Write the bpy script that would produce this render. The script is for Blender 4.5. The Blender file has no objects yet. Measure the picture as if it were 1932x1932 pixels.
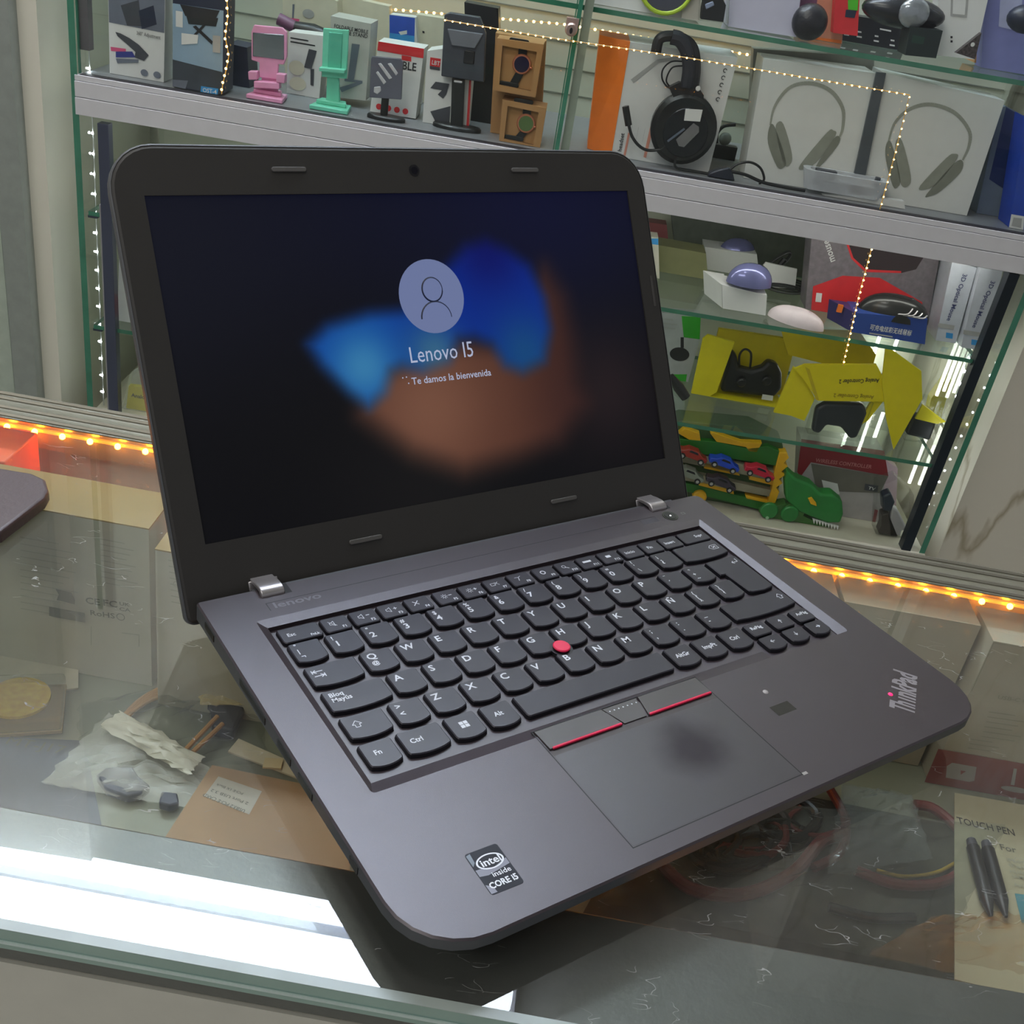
import bpy, bmesh, math, random
from mathutils import Vector, Matrix
random.seed(7)
SC = bpy.context.scene
COL = SC.collection
PI = math.pi

# ------------------------------------------------------------------ camera
FPX = 2038.25
CAM = Vector((0.151, -0.4285, 0.350))
RCV = Matrix(((0.984, 0.0945, 0.149), (0.1762, -0.4877, -0.855), (-0.0082, 0.8675, -0.4967)))
r0 = RCV[0].normalized()
r2 = RCV[2].normalized()
r0 = (r0 - r2 * r0.dot(r2)).normalized()
r1 = r2.cross(r0)
RCV = Matrix((r0, r1, r2))
cd = bpy.data.cameras.new('camera')
cam = bpy.data.objects.new('camera', cd)
COL.objects.link(cam)
cd.sensor_width = 36.0
cd.lens = FPX / 1932.0 * 36.0
cd.clip_start = 0.01
cd.clip_end = 60
cam.matrix_world = Matrix.Translation(CAM) @ Matrix((r0, -r1, -r2)).transposed().to_4x4()
SC.camera = cam

# ------------------------------------------------------------------ exposure, sky
SC.view_settings.view_transform = 'Standard'
SC.view_settings.look = 'None'
SC.view_settings.gamma = 1
SC.view_settings.use_curve_mapping = False
SC.view_settings.exposure = 0.0
SC.cycles.transparent_max_bounces = 40
SC.cycles.max_bounces = 10
world = bpy.data.worlds.new('shop_surroundings')
SC.world = world
world.use_nodes = True
wb = world.node_tree.nodes['Background']
wb.inputs[0].default_value = (0.80, 0.82, 0.86, 1)
wb.inputs[1].default_value = 0.34


def area(name, loc, target, sx, sy, power, color):
    l = bpy.data.lights.new(name, 'AREA')
    l.shape = 'RECTANGLE'
    l.size = sx
    l.size_y = sy
    l.energy = power
    l.color = color
    o = bpy.data.objects.new(name, l)
    COL.objects.link(o)
    o.location = loc
    o.rotation_euler = (Vector(target) - Vector(loc)).to_track_quat('-Z', 'Y').to_euler()
    return o


area('fill_light_behind', (-0.9, -1.2, 1.66), (0.2, 1.0, -0.3), 1.6, 0.5, 18, (1.0, 0.97, 0.93))  # unseen fill behind the camera, added to light the cabinet
area('fill_light_aisle', (-0.45, 0.35, 1.67), (0.25, 1.0, -0.1), 1.4, 0.3, 16, (1.0, 0.97, 0.92))  # unseen fill over the aisle, added to brighten the cabinet front


# ------------------------------------------------------------------ projection helpers (photo coordinates to places)
def ray(px, py):
    return (RCV.transposed() @ Vector(((px - 966) / FPX, (py - 966) / FPX, 1.0))).normalized()


def at(px, py, z):
    d = ray(px, py)
    return CAM + d * ((z - CAM.z) / d.z)


YAW = math.radians(1.7)
CX = Vector((math.cos(YAW), math.sin(YAW), 0))
CY = Vector((-math.sin(YAW), math.cos(YAW), 0))


def cabp(px, py, Y):
    """place on the upright plane Y metres back, parallel to the display cabinet; as (x, y, z) in cabinet axes"""
    d = ray(px, py)
    X = CAM + d * ((Y - CAM.dot(CY)) / d.dot(CY))
    return Vector((X.dot(CX), X.dot(CY), X.z))


# ------------------------------------------------------------------ materials
def lin(c):
    return tuple((x / 255 / 12.92) if x <= 10.3 else ((x / 255 + 0.055) / 1.055) ** 2.4 for x in c)


MATS = {}


def mat(name, c=(128, 128, 128), rough=0.5, metal=0.0, emit=0.0, spec=0.5, var=0.06, scale=60, bump=0.0, alpha=1.0, kind='p', bscale=400, coat=0.0):
    if name in MATS:
        return MATS[name]
    m = bpy.data.materials.new(name)
    MATS[name] = m
    m.use_nodes = True
    nt = m.node_tree
    N, L = nt.nodes, nt.links
    b = N['Principled BSDF']
    lc = lin(c)
    b.inputs['Roughness'].default_value = rough
    b.inputs['Metallic'].default_value = metal
    b.inputs['Specular IOR Level'].default_value = spec
    b.inputs['Coat Weight'].default_value = coat
    b.inputs['Coat Roughness'].default_value = 0.08
    tc = N.new('ShaderNodeTexCoord')
    nz = N.new('ShaderNodeTexNoise')
    nz.inputs['Scale'].default_value = scale
    nz.inputs['Detail'].default_value = 4
    L.new(tc.outputs['Object'], nz.inputs['Vector'])
    rp = N.new('ShaderNodeValToRGB')
    rp.color_ramp.elements[0].position = 0.3
    rp.color_ramp.elements[1].position = 0.7
    rp.color_ramp.elements[0].color = tuple(min(1, x * (1 - var)) for x in lc) + (1,)
    rp.color_ramp.elements[1].color = tuple(min(1, x * (1 + var)) for x in lc) + (1,)
    L.new(nz.outputs['Fac'], rp.inputs['Fac'])
    L.new(rp.outputs['Color'], b.inputs['Base Color'])
    if bump:
        n2 = N.new('ShaderNodeTexNoise')
        n2.inputs['Scale'].default_value = bscale
        n2.inputs['Detail'].default_value = 3
        L.new(tc.outputs['Object'], n2.inputs['Vector'])
        bp = N.new('ShaderNodeBump')
        bp.inputs['Strength'].default_value = bump
        bp.inputs['Distance'].default_value = 0.001
        L.new(n2.outputs['Fac'], bp.inputs['Height'])
        L.new(bp.outputs['Normal'], b.inputs['Normal'])
    if emit:
        b.inputs['Emission Color'].default_value = lc + (1,)
        b.inputs['Emission Strength'].default_value = emit
    out = N['Material Output']
    if kind == 'film':     # clear plastic film / moulded clear plastic: see-through with glossy wrinkles
        tr = N.new('ShaderNodeBsdfTransparent')
        tr.inputs[0].default_value = (0.97, 0.98, 0.97, 1)
        mx = N.new('ShaderNodeMixShader')
        fr = N.new('ShaderNodeMath')
        fr.operation = 'MULTIPLY_ADD'
        lw = N.new('ShaderNodeLayerWeight')
        lw.inputs[0].default_value = 0.35
        L.new(lw.outputs['Facing'], fr.inputs[0])
        fr.inputs[1].default_value = 0.35
        fr.inputs[2].default_value = alpha
        L.new(fr.outputs[0], mx.inputs[0])
        L.new(tr.outputs[0], mx.inputs[1])
        L.new(b.outputs[0], mx.inputs[2])
        L.new(mx.outputs[0], out.inputs[0])
    return m


def glass(name, tint, ior=1.5, dust=0.0, rough=0.0, scratch=0.0):
    """thin pane: see-through with a Fresnel mirror, optional dust and scratches"""
    m = bpy.data.materials.new(name)
    MATS[name] = m
    m.use_nodes = True
    N, L = m.node_tree.nodes, m.node_tree.links
    N.remove(N['Principled BSDF'])
    out = N['Material Output']
    tr = N.new('ShaderNodeBsdfTransparent')
    tr.inputs[0].default_value = tint + (1,)
    gl = N.new('ShaderNodeBsdfGlossy')
    gl.inputs['Roughness'].default_value = rough
    fr = N.new('ShaderNodeFresnel')
    fr.inputs[0].default_value = ior
    mx = N.new('ShaderNodeMixShader')
    geo = N.new('ShaderNodeNewGeometry')
    # keep the pane's own reflectance the same from both sides
    sw = N.new('ShaderNodeMix')
    sw.data_type = 'FLOAT'
    L.new(geo.outputs['Backfacing'], sw.inputs[0])
    sw.inputs[2].default_value = ior
    sw.inputs[3].default_value = 1.0 / ior
    L.new(sw.outputs[0], fr.inputs[0])
    L.new(fr.outputs[0], mx.inputs[0])
    L.new(tr.outputs[0], mx.inputs[1])
    L.new(gl.outputs[0], mx.inputs[2])
    last = mx
    if dust or scratch:
        tc = N.new('ShaderNodeTexCoord')
        df = N.new('ShaderNodeBsdfDiffuse')
        df.inputs[0].default_value = (0.8, 0.8, 0.78, 1)
        nz = N.new('ShaderNodeTexNoise')
        nz.inputs['Scale'].default_value = 14
        nz.inputs['Detail'].default_value = 8
        L.new(tc.outputs['Object'], nz.inputs['Vector'])
        ma = N.new('ShaderNodeMapRange')
        ma.inputs[1].default_value = 0.3
        ma.inputs[2].default_value = 0.8
        ma.inputs[3].default_value = dust * 0.5
        ma.inputs[4].default_value = dust * 1.6
        L.new(nz.outputs['Fac'], ma.inputs[0])
        cur = ma.outputs[0]
        if scratch:
            for k, (rot, sc) in enumerate(((0.5, 1.0), (2.1, 1.25))):
                mp = N.new('ShaderNodeMapping')
                mp.inputs['Rotation'].default_value = (0, 0, rot)
                mp.inputs['Scale'].default_value = (16 * sc, 44 * sc, 1)
                L.new(tc.outputs['Object'], mp.inputs['Vector'])
                n2 = N.new('ShaderNodeTexNoise')
                n2.inputs['Scale'].default_value = 2.0
                L.new(mp.outputs[0], n2.inputs['Vector'])
                ad = N.new('ShaderNodeVectorMath')
                ad.operation = 'ADD'
                L.new(mp.outputs[0], ad.inputs[0])
                L.new(n2.outputs['Color'], ad.inputs[1])
                vo = N.new('ShaderNodeTexVoronoi')
                vo.feature = 'DISTANCE_TO_EDGE'
                vo.inputs['Scale'].default_value = 1.4
                L.new(ad.outputs[0], vo.inputs['Vector'])
                lt = N.new('ShaderNodeMath')
                lt.operation = 'LESS_THAN'
                lt.inputs[1].default_value = 0.0042
                L.new(vo.outputs['Distance'], lt.inputs[0])
                n3 = N.new('ShaderNodeTexNoise')
                n3.inputs['Scale'].default_value = 38 + 11 * k
                L.new(tc.outputs['Object'], n3.inputs['Vector'])
                gt = N.new('ShaderNodeMath')
                gt.operation = 'GREATER_THAN'
                gt.inputs[1].default_value = 0.61
                L.new(n3.outputs['Fac'], gt.inputs[0])
                mu = N.new('ShaderNodeMath')
                mu.operation = 'MULTIPLY'
                L.new(lt.outputs[0], mu.inputs[0])
                L.new(gt.outputs[0], mu.inputs[1])
                sm = N.new('ShaderNodeMath')
                sm.operation = 'MULTIPLY_ADD'
                L.new(mu.outputs[0], sm.inputs[0])
                sm.inputs[1].default_value = scratch
                L.new(cur, sm.inputs[2])
                cur = sm.outputs[0]
        m2 = N.new('ShaderNodeMixShader')
        L.new(cur, m2.inputs[0])
        L.new(mx.outputs[0], m2.inputs[1])
        L.new(df.outputs[0], m2.inputs[2])
        last = m2
    L.new(last.outputs[0], out.inputs[0])
    return m


# ------------------------------------------------------------------ mesh builder
TXT = {}


def text_mesh(s, bold=0.0):
    k = (s, bold)
    if k not in TXT:
        cu = bpy.data.curves.new('t', 'FONT')
        cu.body = s
        cu.size = 1.0
        cu.resolution_u = 2
        cu.offset = bold
        o = bpy.data.objects.new('t', cu)
        COL.objects.link(o)
        me = bpy.data.meshes.new_from_object(o)
        vs = [tuple(v.co[:2]) for v in me.vertices]
        fs = [tuple(p.vertices) for p in me.polygons]
        bpy.data.objects.remove(o)
        bpy.data.curves.remove(cu)
        bpy.data.meshes.remove(me)
        TXT[k] = (vs, fs)
    return TXT[k]


class MB:
    def __init__(self, scale=1.0):
        self.v, self.f, self.mi, self.ms = [], [], [], []
        self.s = scale
        self.nrm = []

    def m(self, mt):
        if mt not in self.ms:
            self.ms.append(mt)
        return self.ms.index(mt)

    def add(self, vs, fs, mt, X=None):
        n = len(self.v)
        for v in vs:
            v = Vector(v)
            if X is not None:
                v = X @ v
            self.v.append(v)
        i = self.m(mt)
        for f in fs:
            self.f.append([n + k for k in f])
            self.mi.append(i)
        return self

    def box(self, x0, x1, y0, y1, z0, z1, mt, X=None):
        vs = [(x0, y0, z0), (x1, y0, z0), (x1, y1, z0), (x0, y1, z0), (x0, y0, z1), (x1, y0, z1), (x1, y1, z1), (x0, y1, z1)]
        return self.add(vs, [(0, 3, 2, 1), (4, 5, 6, 7), (0, 1, 5, 4), (1, 2, 6, 5), (2, 3, 7, 6), (3, 0, 4, 7)], mt, X)

    def rings(self, rs, mt, X=None, cap0=True, cap1=True, closed=True):
        n = len(rs[0])
        vs = [p for r in rs for p in r]
        fs = []
        for k in range(len(rs) - 1):
            for i in range(n if closed else n - 1):
                j = (i + 1) % n
                fs.append((k * n + i, k * n + j, (k + 1) * n + j, (k + 1) * n + i))
        if cap0:
            fs.append(tuple(range(n))[::-1])
        if cap1:
            fs.append(tuple((len(rs) - 1) * n + i for i in range(n)))
        return self.add(vs, fs, mt, X)

    def prism(self, pts, a, b, mt, axis='z', X=None, inset=0.0):
        def P(p, h):
            if axis == 'z':
                return (p[0], p[1], h)
            if axis == 'y':
                return (p[0], h, p[1])
            return (h, p[0], p[1])
        if inset:
            q = offset(pts, -inset)
            s = inset if b > a else -inset
            return self.rings([[P(p, a) for p in pts], [P(p, b - s) for p in pts], [P(p, b) for p in q]], mt, X)
        return self.rings([[P(p, a) for p in pts], [P(p, b) for p in pts]], mt, X)

    def flat(self, pts, mt, X=None):
        return self.add(pts, [tuple(range(len(pts)))], mt, X)

    def tube(self, path, r, mt, seg=8, closed=False, X=None, flat=1.0):
        path = [Vector(p) for p in path]
        n = len(path)
        rs = []
        up = None
        for i, p in enumerate(path):
            if closed:
                t = (path[(i + 1) % n] - path[i - 1])
            else:
                t = path[min(i + 1, n - 1)] - path[max(i - 1, 0)]
            t.normalize()
            if up is None:
                up = t.orthogonal().normalized()
            else:
                up = (up - t * up.dot(t))
                up = up.normalized() if up.length > 1e-6 else t.orthogonal().normalized()
            bi = t.cross(up)
            rr = r[i] if isinstance(r, (list, tuple)) else r
            rs.append([p + (up * math.cos(2 * PI * k / seg) * flat + bi * math.sin(2 * PI * k / seg)) * rr for k in range(seg)])
        if closed:
            rs.append(rs[0])
        return self.rings(rs, mt, X, not closed, not closed)

    def ell(self, c, r, mt, seg=16, rg=8, X=None):
        rs = []
        for i in range(1, rg):
            a = PI * i / rg
            rs.append([(c[0] + r[0] * math.sin(a) * math.cos(2 * PI * k / seg), c[1] + r[1] * math.sin(a) * math.sin(2 * PI * k / seg), c[2] - r[2] * math.cos(a)) for k in range(seg)])
        return self.rings(rs, mt, X)

    def disc(self, c, r, h, mt, seg=24, axis='z', X=None, ry=None, inset=0.0):
        ry = ry or r
        i = {'z': (0, 1), 'y': (0, 2), 'x': (1, 2)}[axis]
        pts = [(c[i[0]] + r * math.cos(2 * PI * k / seg), c[i[1]] + ry * math.sin(2 * PI * k / seg)) for k in range(seg)]
        o = {'z': 2, 'y': 1, 'x': 0}[axis]
        return self.prism(pts, c[o], c[o] + h, mt, axis, X, inset)

    def text(self, s, size, org, mt, ex=(1, 0, 0), ey=(0, 1, 0), bold=0.0, center=False, sx=1.0, width=None):
        vs, fs = text_mesh(s, bold)
        if not vs:
            return self
        ex, ey, org = Vector(ex), Vector(ey), Vector(org)
        x0, x1 = min(v[0] for v in vs), max(v[0] for v in vs)
        if width:
            sx = width / ((x1 - x0) * size)
        xc = (x0 + x1) / 2 if center else 0
        yc = 0.35 if center else 0
        return self.add([org + ex * ((v[0] - xc) * size * sx) + ey * ((v[1] - yc) * size) for v in vs], fs, mt)

    def build(self, name, parent=None, loc=None, rz=0.0, bevel=0.0, smooth=True, ang=35, seg=2, X=None, sub=0):
        me = bpy.data.meshes.new(name)
        vs = [(X @ v) if X is not None else v for v in self.v]
        me.from_pydata([tuple(v * self.s) for v in vs], [], self.f)
        for mt in self.ms:
            me.materials.append(mt)
        me.polygons.foreach_set('material_index', self.mi)
        bm = bmesh.new()
        bm.from_mesh(me)
        bmesh.ops.recalc_face_normals(bm, faces=bm.faces)
        bm.to_mesh(me)
        bm.free()
        if smooth:
            me.polygons.foreach_set('use_smooth', [True] * len(me.polygons))
            try:
                me.set_sharp_from_angle(angle=math.radians(ang))
            except Exception:
                pass
        me.update()
        o = bpy.data.objects.new(name, me)
        COL.objects.link(o)
        if parent:
            o.parent = parent
        if loc is not None:
            o.location = loc
        o.rotation_euler = (0, 0, rz)
        if bevel:
            b = o.modifiers.new('bevel', 'BEVEL')
            b.width = bevel
            b.segments = seg
            b.limit_method = 'ANGLE'
            b.angle_limit = math.radians(40)
        if sub:
            s = o.modifiers.new('sub', 'SUBSURF')
            s.levels = s.render_levels = sub
        return o


def offset(pts, d):
    """move a polygon outline outwards by d (simple mitre)"""
    n = len(pts)
    ar = sum(pts[i][0] * pts[(i + 1) % n][1] - pts[(i + 1) % n][0] * pts[i][1] for i in range(n))
    s = 1 if ar > 0 else -1
    out = []
    for i in range(n):
        a, b, c = Vector(pts[i - 1][:2]), Vector(pts[i][:2]), Vector(pts[(i + 1) % n][:2])
        u, v = (b - a), (c - b)
        if u.length < 1e-9 or v.length < 1e-9:
            out.append(tuple(b))
            continue
        u.normalize()
        v.normalize()
        n1, n2 = Vector((u.y, -u.x)) * s, Vector((v.y, -v.x)) * s
        m_ = n1 + n2
        if m_.length < 1e-6:
            out.append(tuple(b + n1 * d))
            continue
        m_.normalize()
        out.append(tuple(b + m_ * (d / max(0.35, m_.dot(n1)))))
    return out


def rrect(x0, x1, y0, y1, r, n=4, rs=None):
    """rounded rectangle, counter-clockwise from bottom-left; rs = radii (bl, br, tr, tl)"""
    rs = rs or (r, r, r, r)
    P = []
    for (cx, cy, a0, q) in ((x0, y0, PI, rs[0]), (x1, y0, 1.5 * PI, rs[1]), (x1, y1, 0, rs[2]), (x0, y1, 0.5 * PI, rs[3])):
        ox = cx + (q if cx == x0 else -q)
        oy = cy + (q if cy == y0 else -q)
        for k in range(n + 1):
            a = a0 + 0.5 * PI * k / n
            P.append((ox + q * math.cos(a), oy + q * math.sin(a)))
    return P


def spline(pts, n=8, closed=False):
    pts = [Vector(p) for p in pts]
    out = []
    m_ = len(pts)
    for i in range(m_ if closed else m_ - 1):
        if closed:
            a, b, c, d = pts[i - 1], pts[i], pts[(i + 1) % m_], pts[(i + 2) % m_]
        else:
            a, b, c, d = pts[max(i - 1, 0)], pts[i], pts[i + 1], pts[min(i + 2, m_ - 1)]
        for k in range(n):
            t = k / n
            out.append(0.5 * ((2 * b) + (c - a) * t + (2 * a - 5 * b + 4 * c - d) * t * t + (3 * b - a - 3 * c + d) * t ** 3))
    if not closed:
        out.append(pts[-1])
    return out


def tag(o, label, cat, group=None, kind=None):
    o['label'] = label
    o['category'] = cat
    if group:
        o['group'] = group
    if kind:
        o['kind'] = kind
    return o


def thing(name, label, cat, loc=(0, 0, 0), rz=0.0, group=None):
    o = bpy.data.objects.new(name, None)
    o.empty_display_size = 0.02
    COL.objects.link(o)
    o.location = loc
    o.rotation_euler = (0, 0, rz)
    return tag(o, label, cat, group)
# ------------------------------------------------------------------ shared materials
WHITE = mat('white_lacquered_aluminium', (205, 203, 206), 0.38, 0.0, var=0.02)
WALL = mat('cream_wall_paint', (222, 217, 202), 0.7, var=0.03, scale=3)
GREENEDGE = mat('green_glass_edge', (60, 122, 98), 0.12, spec=0.8, var=0.15, scale=30)
PANE2 = glass('counter_glass_underside', (0.98, 0.985, 0.975), 1.22)
PANE = glass('clear_pane', (0.955, 0.975, 0.96), 1.45)
SHELFG = glass('shelf_glass', (0.90, 0.95, 0.925), 1.5, dust=0.03)
TOPG = glass('counter_glass', (0.95, 0.965, 0.94), 1.5, dust=0.035, scratch=0.30)
EDGET = mat('counter_glass_edge', (128, 158, 148), 0.15, spec=0.8, var=0.12, scale=20)
AMBER = mat('amber_lamp', (255, 150, 30), 0.5, emit=80, var=0)
WARM = mat('warm_lamp', (255, 200, 110), 0.5, emit=12, var=0)
COOL = mat('cool_lamp', (240, 248, 255), 0.5, emit=60, var=0)
FILM = mat('clear_film', (110, 114, 110), 0.10, spec=1.0, kind='film', alpha=0.035, bump=1.6, bscale=45, var=0.02)
FILM2 = mat('milky_film', (225, 228, 220), 0.25, spec=0.6, kind='film', alpha=0.24, bump=1.2, bscale=60, var=0.03)
BLK = mat('black_plastic', (30, 31, 34), 0.35, bump=0.1)
DGREY = mat('dark_grey_plastic', (70, 72, 80), 0.45)
LWHITE = mat('white_card', (222, 222, 220), 0.55, var=0.02)
TAPE = mat('lamp_tape', (190, 185, 170), 0.5)
SILV = mat('silver_hinge', (178, 174, 176), 0.28, metal=0.7, var=0.03)
INK = mat('black_ink', (38, 38, 42), 0.6)
GREYINK = mat('grey_ink', (120, 120, 118), 0.6)

FLZ, CEZ = -0.95, 1.70

# ------------------------------------------------------------------ room


def struct(o):
    o['kind'] = 'structure'
    return o


b = MB()
b.box(-3.2, 3.6, -2.2, 2.6, FLZ - 0.05, FLZ, mat('floor_tile', (170, 168, 158), 0.35, var=0.06, scale=5))
struct(b.build('floor'))
b = MB()
b.box(-3.2, 3.6, -2.2, 2.6, CEZ, CEZ + 0.05, mat('ceiling_paint', (205, 205, 200), 0.8, var=0.02))
struct(b.build('ceiling'))
b = MB()
b.box(-3.2, 3.6, 1.62, 1.70, FLZ, CEZ, WALL)
struct(b.build('wall_back'))

# right: a stone clad pier beside the cabinet with brown veins
mv = mat('veined_stone', (214, 207, 192), 0.45, var=0.05, scale=6)
nt = mv.node_tree
N_, L_ = nt.nodes, nt.links
tc = N_.new('ShaderNodeTexCoord')
wv = N_.new('ShaderNodeTexNoise')
wv.inputs['Scale'].default_value = 2.2
wv.inputs['Detail'].default_value = 5
mp = N_.new('ShaderNodeMapping')
mp.inputs['Rotation'].default_value = (0, 0.5, 0)
mp.inputs['Scale'].default_value = (2.4, 2.4, 0.8)
L_.new(tc.outputs['Object'], mp.inputs[0])
L_.new(mp.outputs[0], wv.inputs['Vector'])
sb = N_.new('ShaderNodeMath')
sb.operation = 'SUBTRACT'
sb.inputs[1].default_value = 0.5
L_.new(wv.outputs['Fac'], sb.inputs[0])
ab = N_.new('ShaderNodeMath')
ab.operation = 'ABSOLUTE'
L_.new(sb.outputs[0], ab.inputs[0])
r_ = N_.new('ShaderNodeValToRGB')
r_.color_ramp.elements[0].position = 0.0
r_.color_ramp.elements[0].color = lin((168, 156, 132)) + (1,)
r_.color_ramp.elements[1].position = 0.022
r_.color_ramp.elements[1].color = lin((214, 207, 192)) + (1,)
L_.new(ab.outputs[0], r_.inputs[0])
L_.new(r_.outputs[0], N_['Principled BSDF'].inputs['Base Color'])


def cabX(x, y, z):
    return CX * x + CY * y + Vector((0, 0, z))


CABM = Matrix(((CX.x, CY.x, 0, 0), (CX.y, CY.y, 0, 0), (0, 0, 1, 0), (0, 0, 0, 1)))
b = MB()
b.box(0.905, 1.9, 1.19, 1.60, FLZ, CEZ, mv)
struct(b.build('wall_right', X=CABM))
b = MB()
b.box(-1.9, -0.60, 1.17, 1.60, FLZ, CEZ, WALL)
struct(b.build('wall_left', X=CABM))
# slim grey profile at the far left of the wall
b = MB()
b.box(-0.665, -0.628, 1.145, 1.17, FLZ, 1.1, mat('grey_profile', (150, 155, 148), 0.4, metal=0.2), CABM)
b.box(-0.80, -0.668, 1.150, 1.17, FLZ, 1.1, mat('pale_green_pane', (176, 186, 172), 0.25), CABM)
tag(b.build('door_frame'), 'grey upright frame profile with pale pane on the wall at the far left', 'frame')

# ------------------------------------------------------------------ ceiling fixture whose two tubes mirror in the glass counter
t = thing('ceiling_batten_lamp', 'twin tube batten lamp hanging over the shop aisle', 'lamp', (-0.40, 1.075, 1.60))
b = MB()
b.box(-0.72, 0.72, -0.10, 0.10, 0.05, 0.075, WHITE)
for x in (-0.5, 0.5):
    b.tube([(x, 0, 0.075), (x, 0, 0.10)], 0.006, WHITE)
b.build('housing', t)
TUBEM = mat('lit_tube', (226, 239, 255), 0.5, emit=36, var=0)
for y0_, y1_ in ((-0.078, 0.004), (0.060, 0.092)):
    b = MB()
    b.box(-0.71, 0.71, y0_, y1_, 0.0, 0.05, TUBEM)
    b.build('tube', t, bevel=0.01)

# ------------------------------------------------------------------ glass display counter
YF, YR = -0.181, 0.223
CTR = t = thing('display_counter', 'glass topped display counter the open laptop stands on', 'counter', (0, 0, 0))
b = MB()
for z0, z1, yf in ((-0.0062, 0.0, YF), (-0.0135, -0.0072, YF + 0.002)):
    vs = [(-1.0, yf, z0), (1.25, yf, z0), (1.25, YR, z0), (-1.0, YR, z0), (-1.0, yf, z1), (1.25, yf, z1), (1.25, YR, z1), (-1.0, YR, z1)]
    b.add(vs, [(4, 5, 6, 7)] if z1 == 0 else [(0, 3, 2, 1)], TOPG if z1 == 0 else PANE2)
    b.add(vs, [(0, 1, 5, 4), (1, 2, 6, 5), (2, 3, 7, 6), (3, 0, 4, 7)], EDGET)
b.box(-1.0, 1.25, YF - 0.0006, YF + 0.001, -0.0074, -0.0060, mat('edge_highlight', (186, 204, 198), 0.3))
b.box(-1.0, 1.25, YF, YF + 0.0042, 0.0, 0.0002, mat('ground_edge_band', (150, 160, 156), 0.35, var=0.1, scale=40))
b.build('glass_top', t, smooth=False)
LEDGE = mat('satin_metal_ledge', (92, 95, 92), 0.40, metal=0.5, var=0.05, scale=25, bump=0.15, bscale=300)
b = MB()
b.box(-1.0, 1.25, -0.172, -0.1135, -0.030, -0.0150, LEDGE)
b.build('front_ledge', t, bevel=0.001)
b = MB()
b.box(-1.0, 1.25, -0.172, -0.160, -0.95, -0.032, mat('cream_panel', (190, 188, 176), 0.4, var=0.03))
b.build('front_panel', t)
RIMM = mat('rear_rim_metal', (150, 146, 134), 0.28, metal=0.55, var=0.10, scale=12)
b = MB()
b.box(-1.0, 1.25, 0.2135, 0.223, -0.034, -0.0145, RIMM)
for y in (0.190, 0.2, 0.212, 0.219):
    b.tube([(-1.0, y, 0.0008), (1.25, y, 0.0008)], 0.0016, RIMM, 6)
b.box(-1.0, 1.25, 0.1865, 0.222, -0.0002, 0.0006, mat('rear_rim_gasket', (128, 126, 112), 0.3, metal=0.3, var=0.15, scale=9))
b.build('rear_rim', t)
b = MB()
b.box(-1.0, 1.25, -0.158, 0.222, -0.150, -0.142, mat('pale_shelf_board', (134, 138, 120), 0.5, var=0.04, scale=6))
b.build('inner_shelf', t)
b = MB()
b.box(-1.0, 1.25, 0.2235, 0.228, -0.95, -0.036, mat('rear_panel', (180, 182, 172), 0.4))
b.build('rear_panel', t)


def bulbs_along(parent, pts, r, mt, tape=None, tw=0.004):
    """a lamp tape along pts with one bulb part at every point"""
    me = None
    for p in pts:
        if me is None:
            b = MB()
            b.ell((0, 0, 0), (r, r, r), mt, 8, 6)
            o = b.build('bulb', parent, loc=p)
            me = o
        else:
            o = me.copy()
            COL.objects.link(o)
            o.parent = parent
            o.location = p
    if tape:
        b = MB()
        b.tube([Vector(pts[0]), Vector(pts[-1])] if tape == 'straight' else [Vector(p) for p in pts], tw, TAPE, 6, flat=0.3)
        b.build('tape', parent)


t = thing('light_strip', 'amber light strip glowing under the rear rim of the glass counter', 'light strip', (-0.2, 0.2125, -0.019))
pts = [(-0.16 + 0.0193 * i, -0.0035, 0.0) for i in range(46)]
bulbs_along(t, pts, 0.0022, AMBER)
b = MB()
b.box(-0.2, 0.9, -0.0010, 0.0022, -0.0013, 0.0010, mat('amber_tape', (255, 150, 40), 0.4, emit=1.2, var=0.1))
b.build('tape', t)

b = MB()
STEP = mat('cream_step', (240, 234, 220), 0.4, var=0.03)
b.box(-1.0, 1.25, -0.62, -0.176, -0.95, -0.44, STEP)
b.build('light_catch_step', CTR, bevel=0.004)  # step added above floor level to catch light
for q, w in ((((-60, 1838), (82, 1861)), 0.004), (((335, 1903), (470, 1934)), 0.004), (((-60, 1896), (80, 1930)), 0.012)):
    p0, p1 = at(*q[0], -0.44), at(*q[1], -0.44)
    b = MB()
    b.tube([p0, p1], w, SILV if w < 0.01 else GREENEDGE, 8, flat=0.4)
    b.build('slot_trim', CTR)
t = thing('light_strip', 'amber light strip tucked below the front metal ledge inside the counter', 'light strip', (0.0, -0.1120, -0.026))
bulbs_along(t, [(0.06 + 0.024 * i, 0.0, 0.0) for i in range(24)], 0.0018, mat('amber_lamp_dim', (255, 150, 30), 0.5, emit=35, var=0))
b = MB()
b.box(0.05, 0.65, -0.0015, 0.0, -0.001, 0.001, MATS['amber_tape'])
b.build('tape', t)

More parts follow.
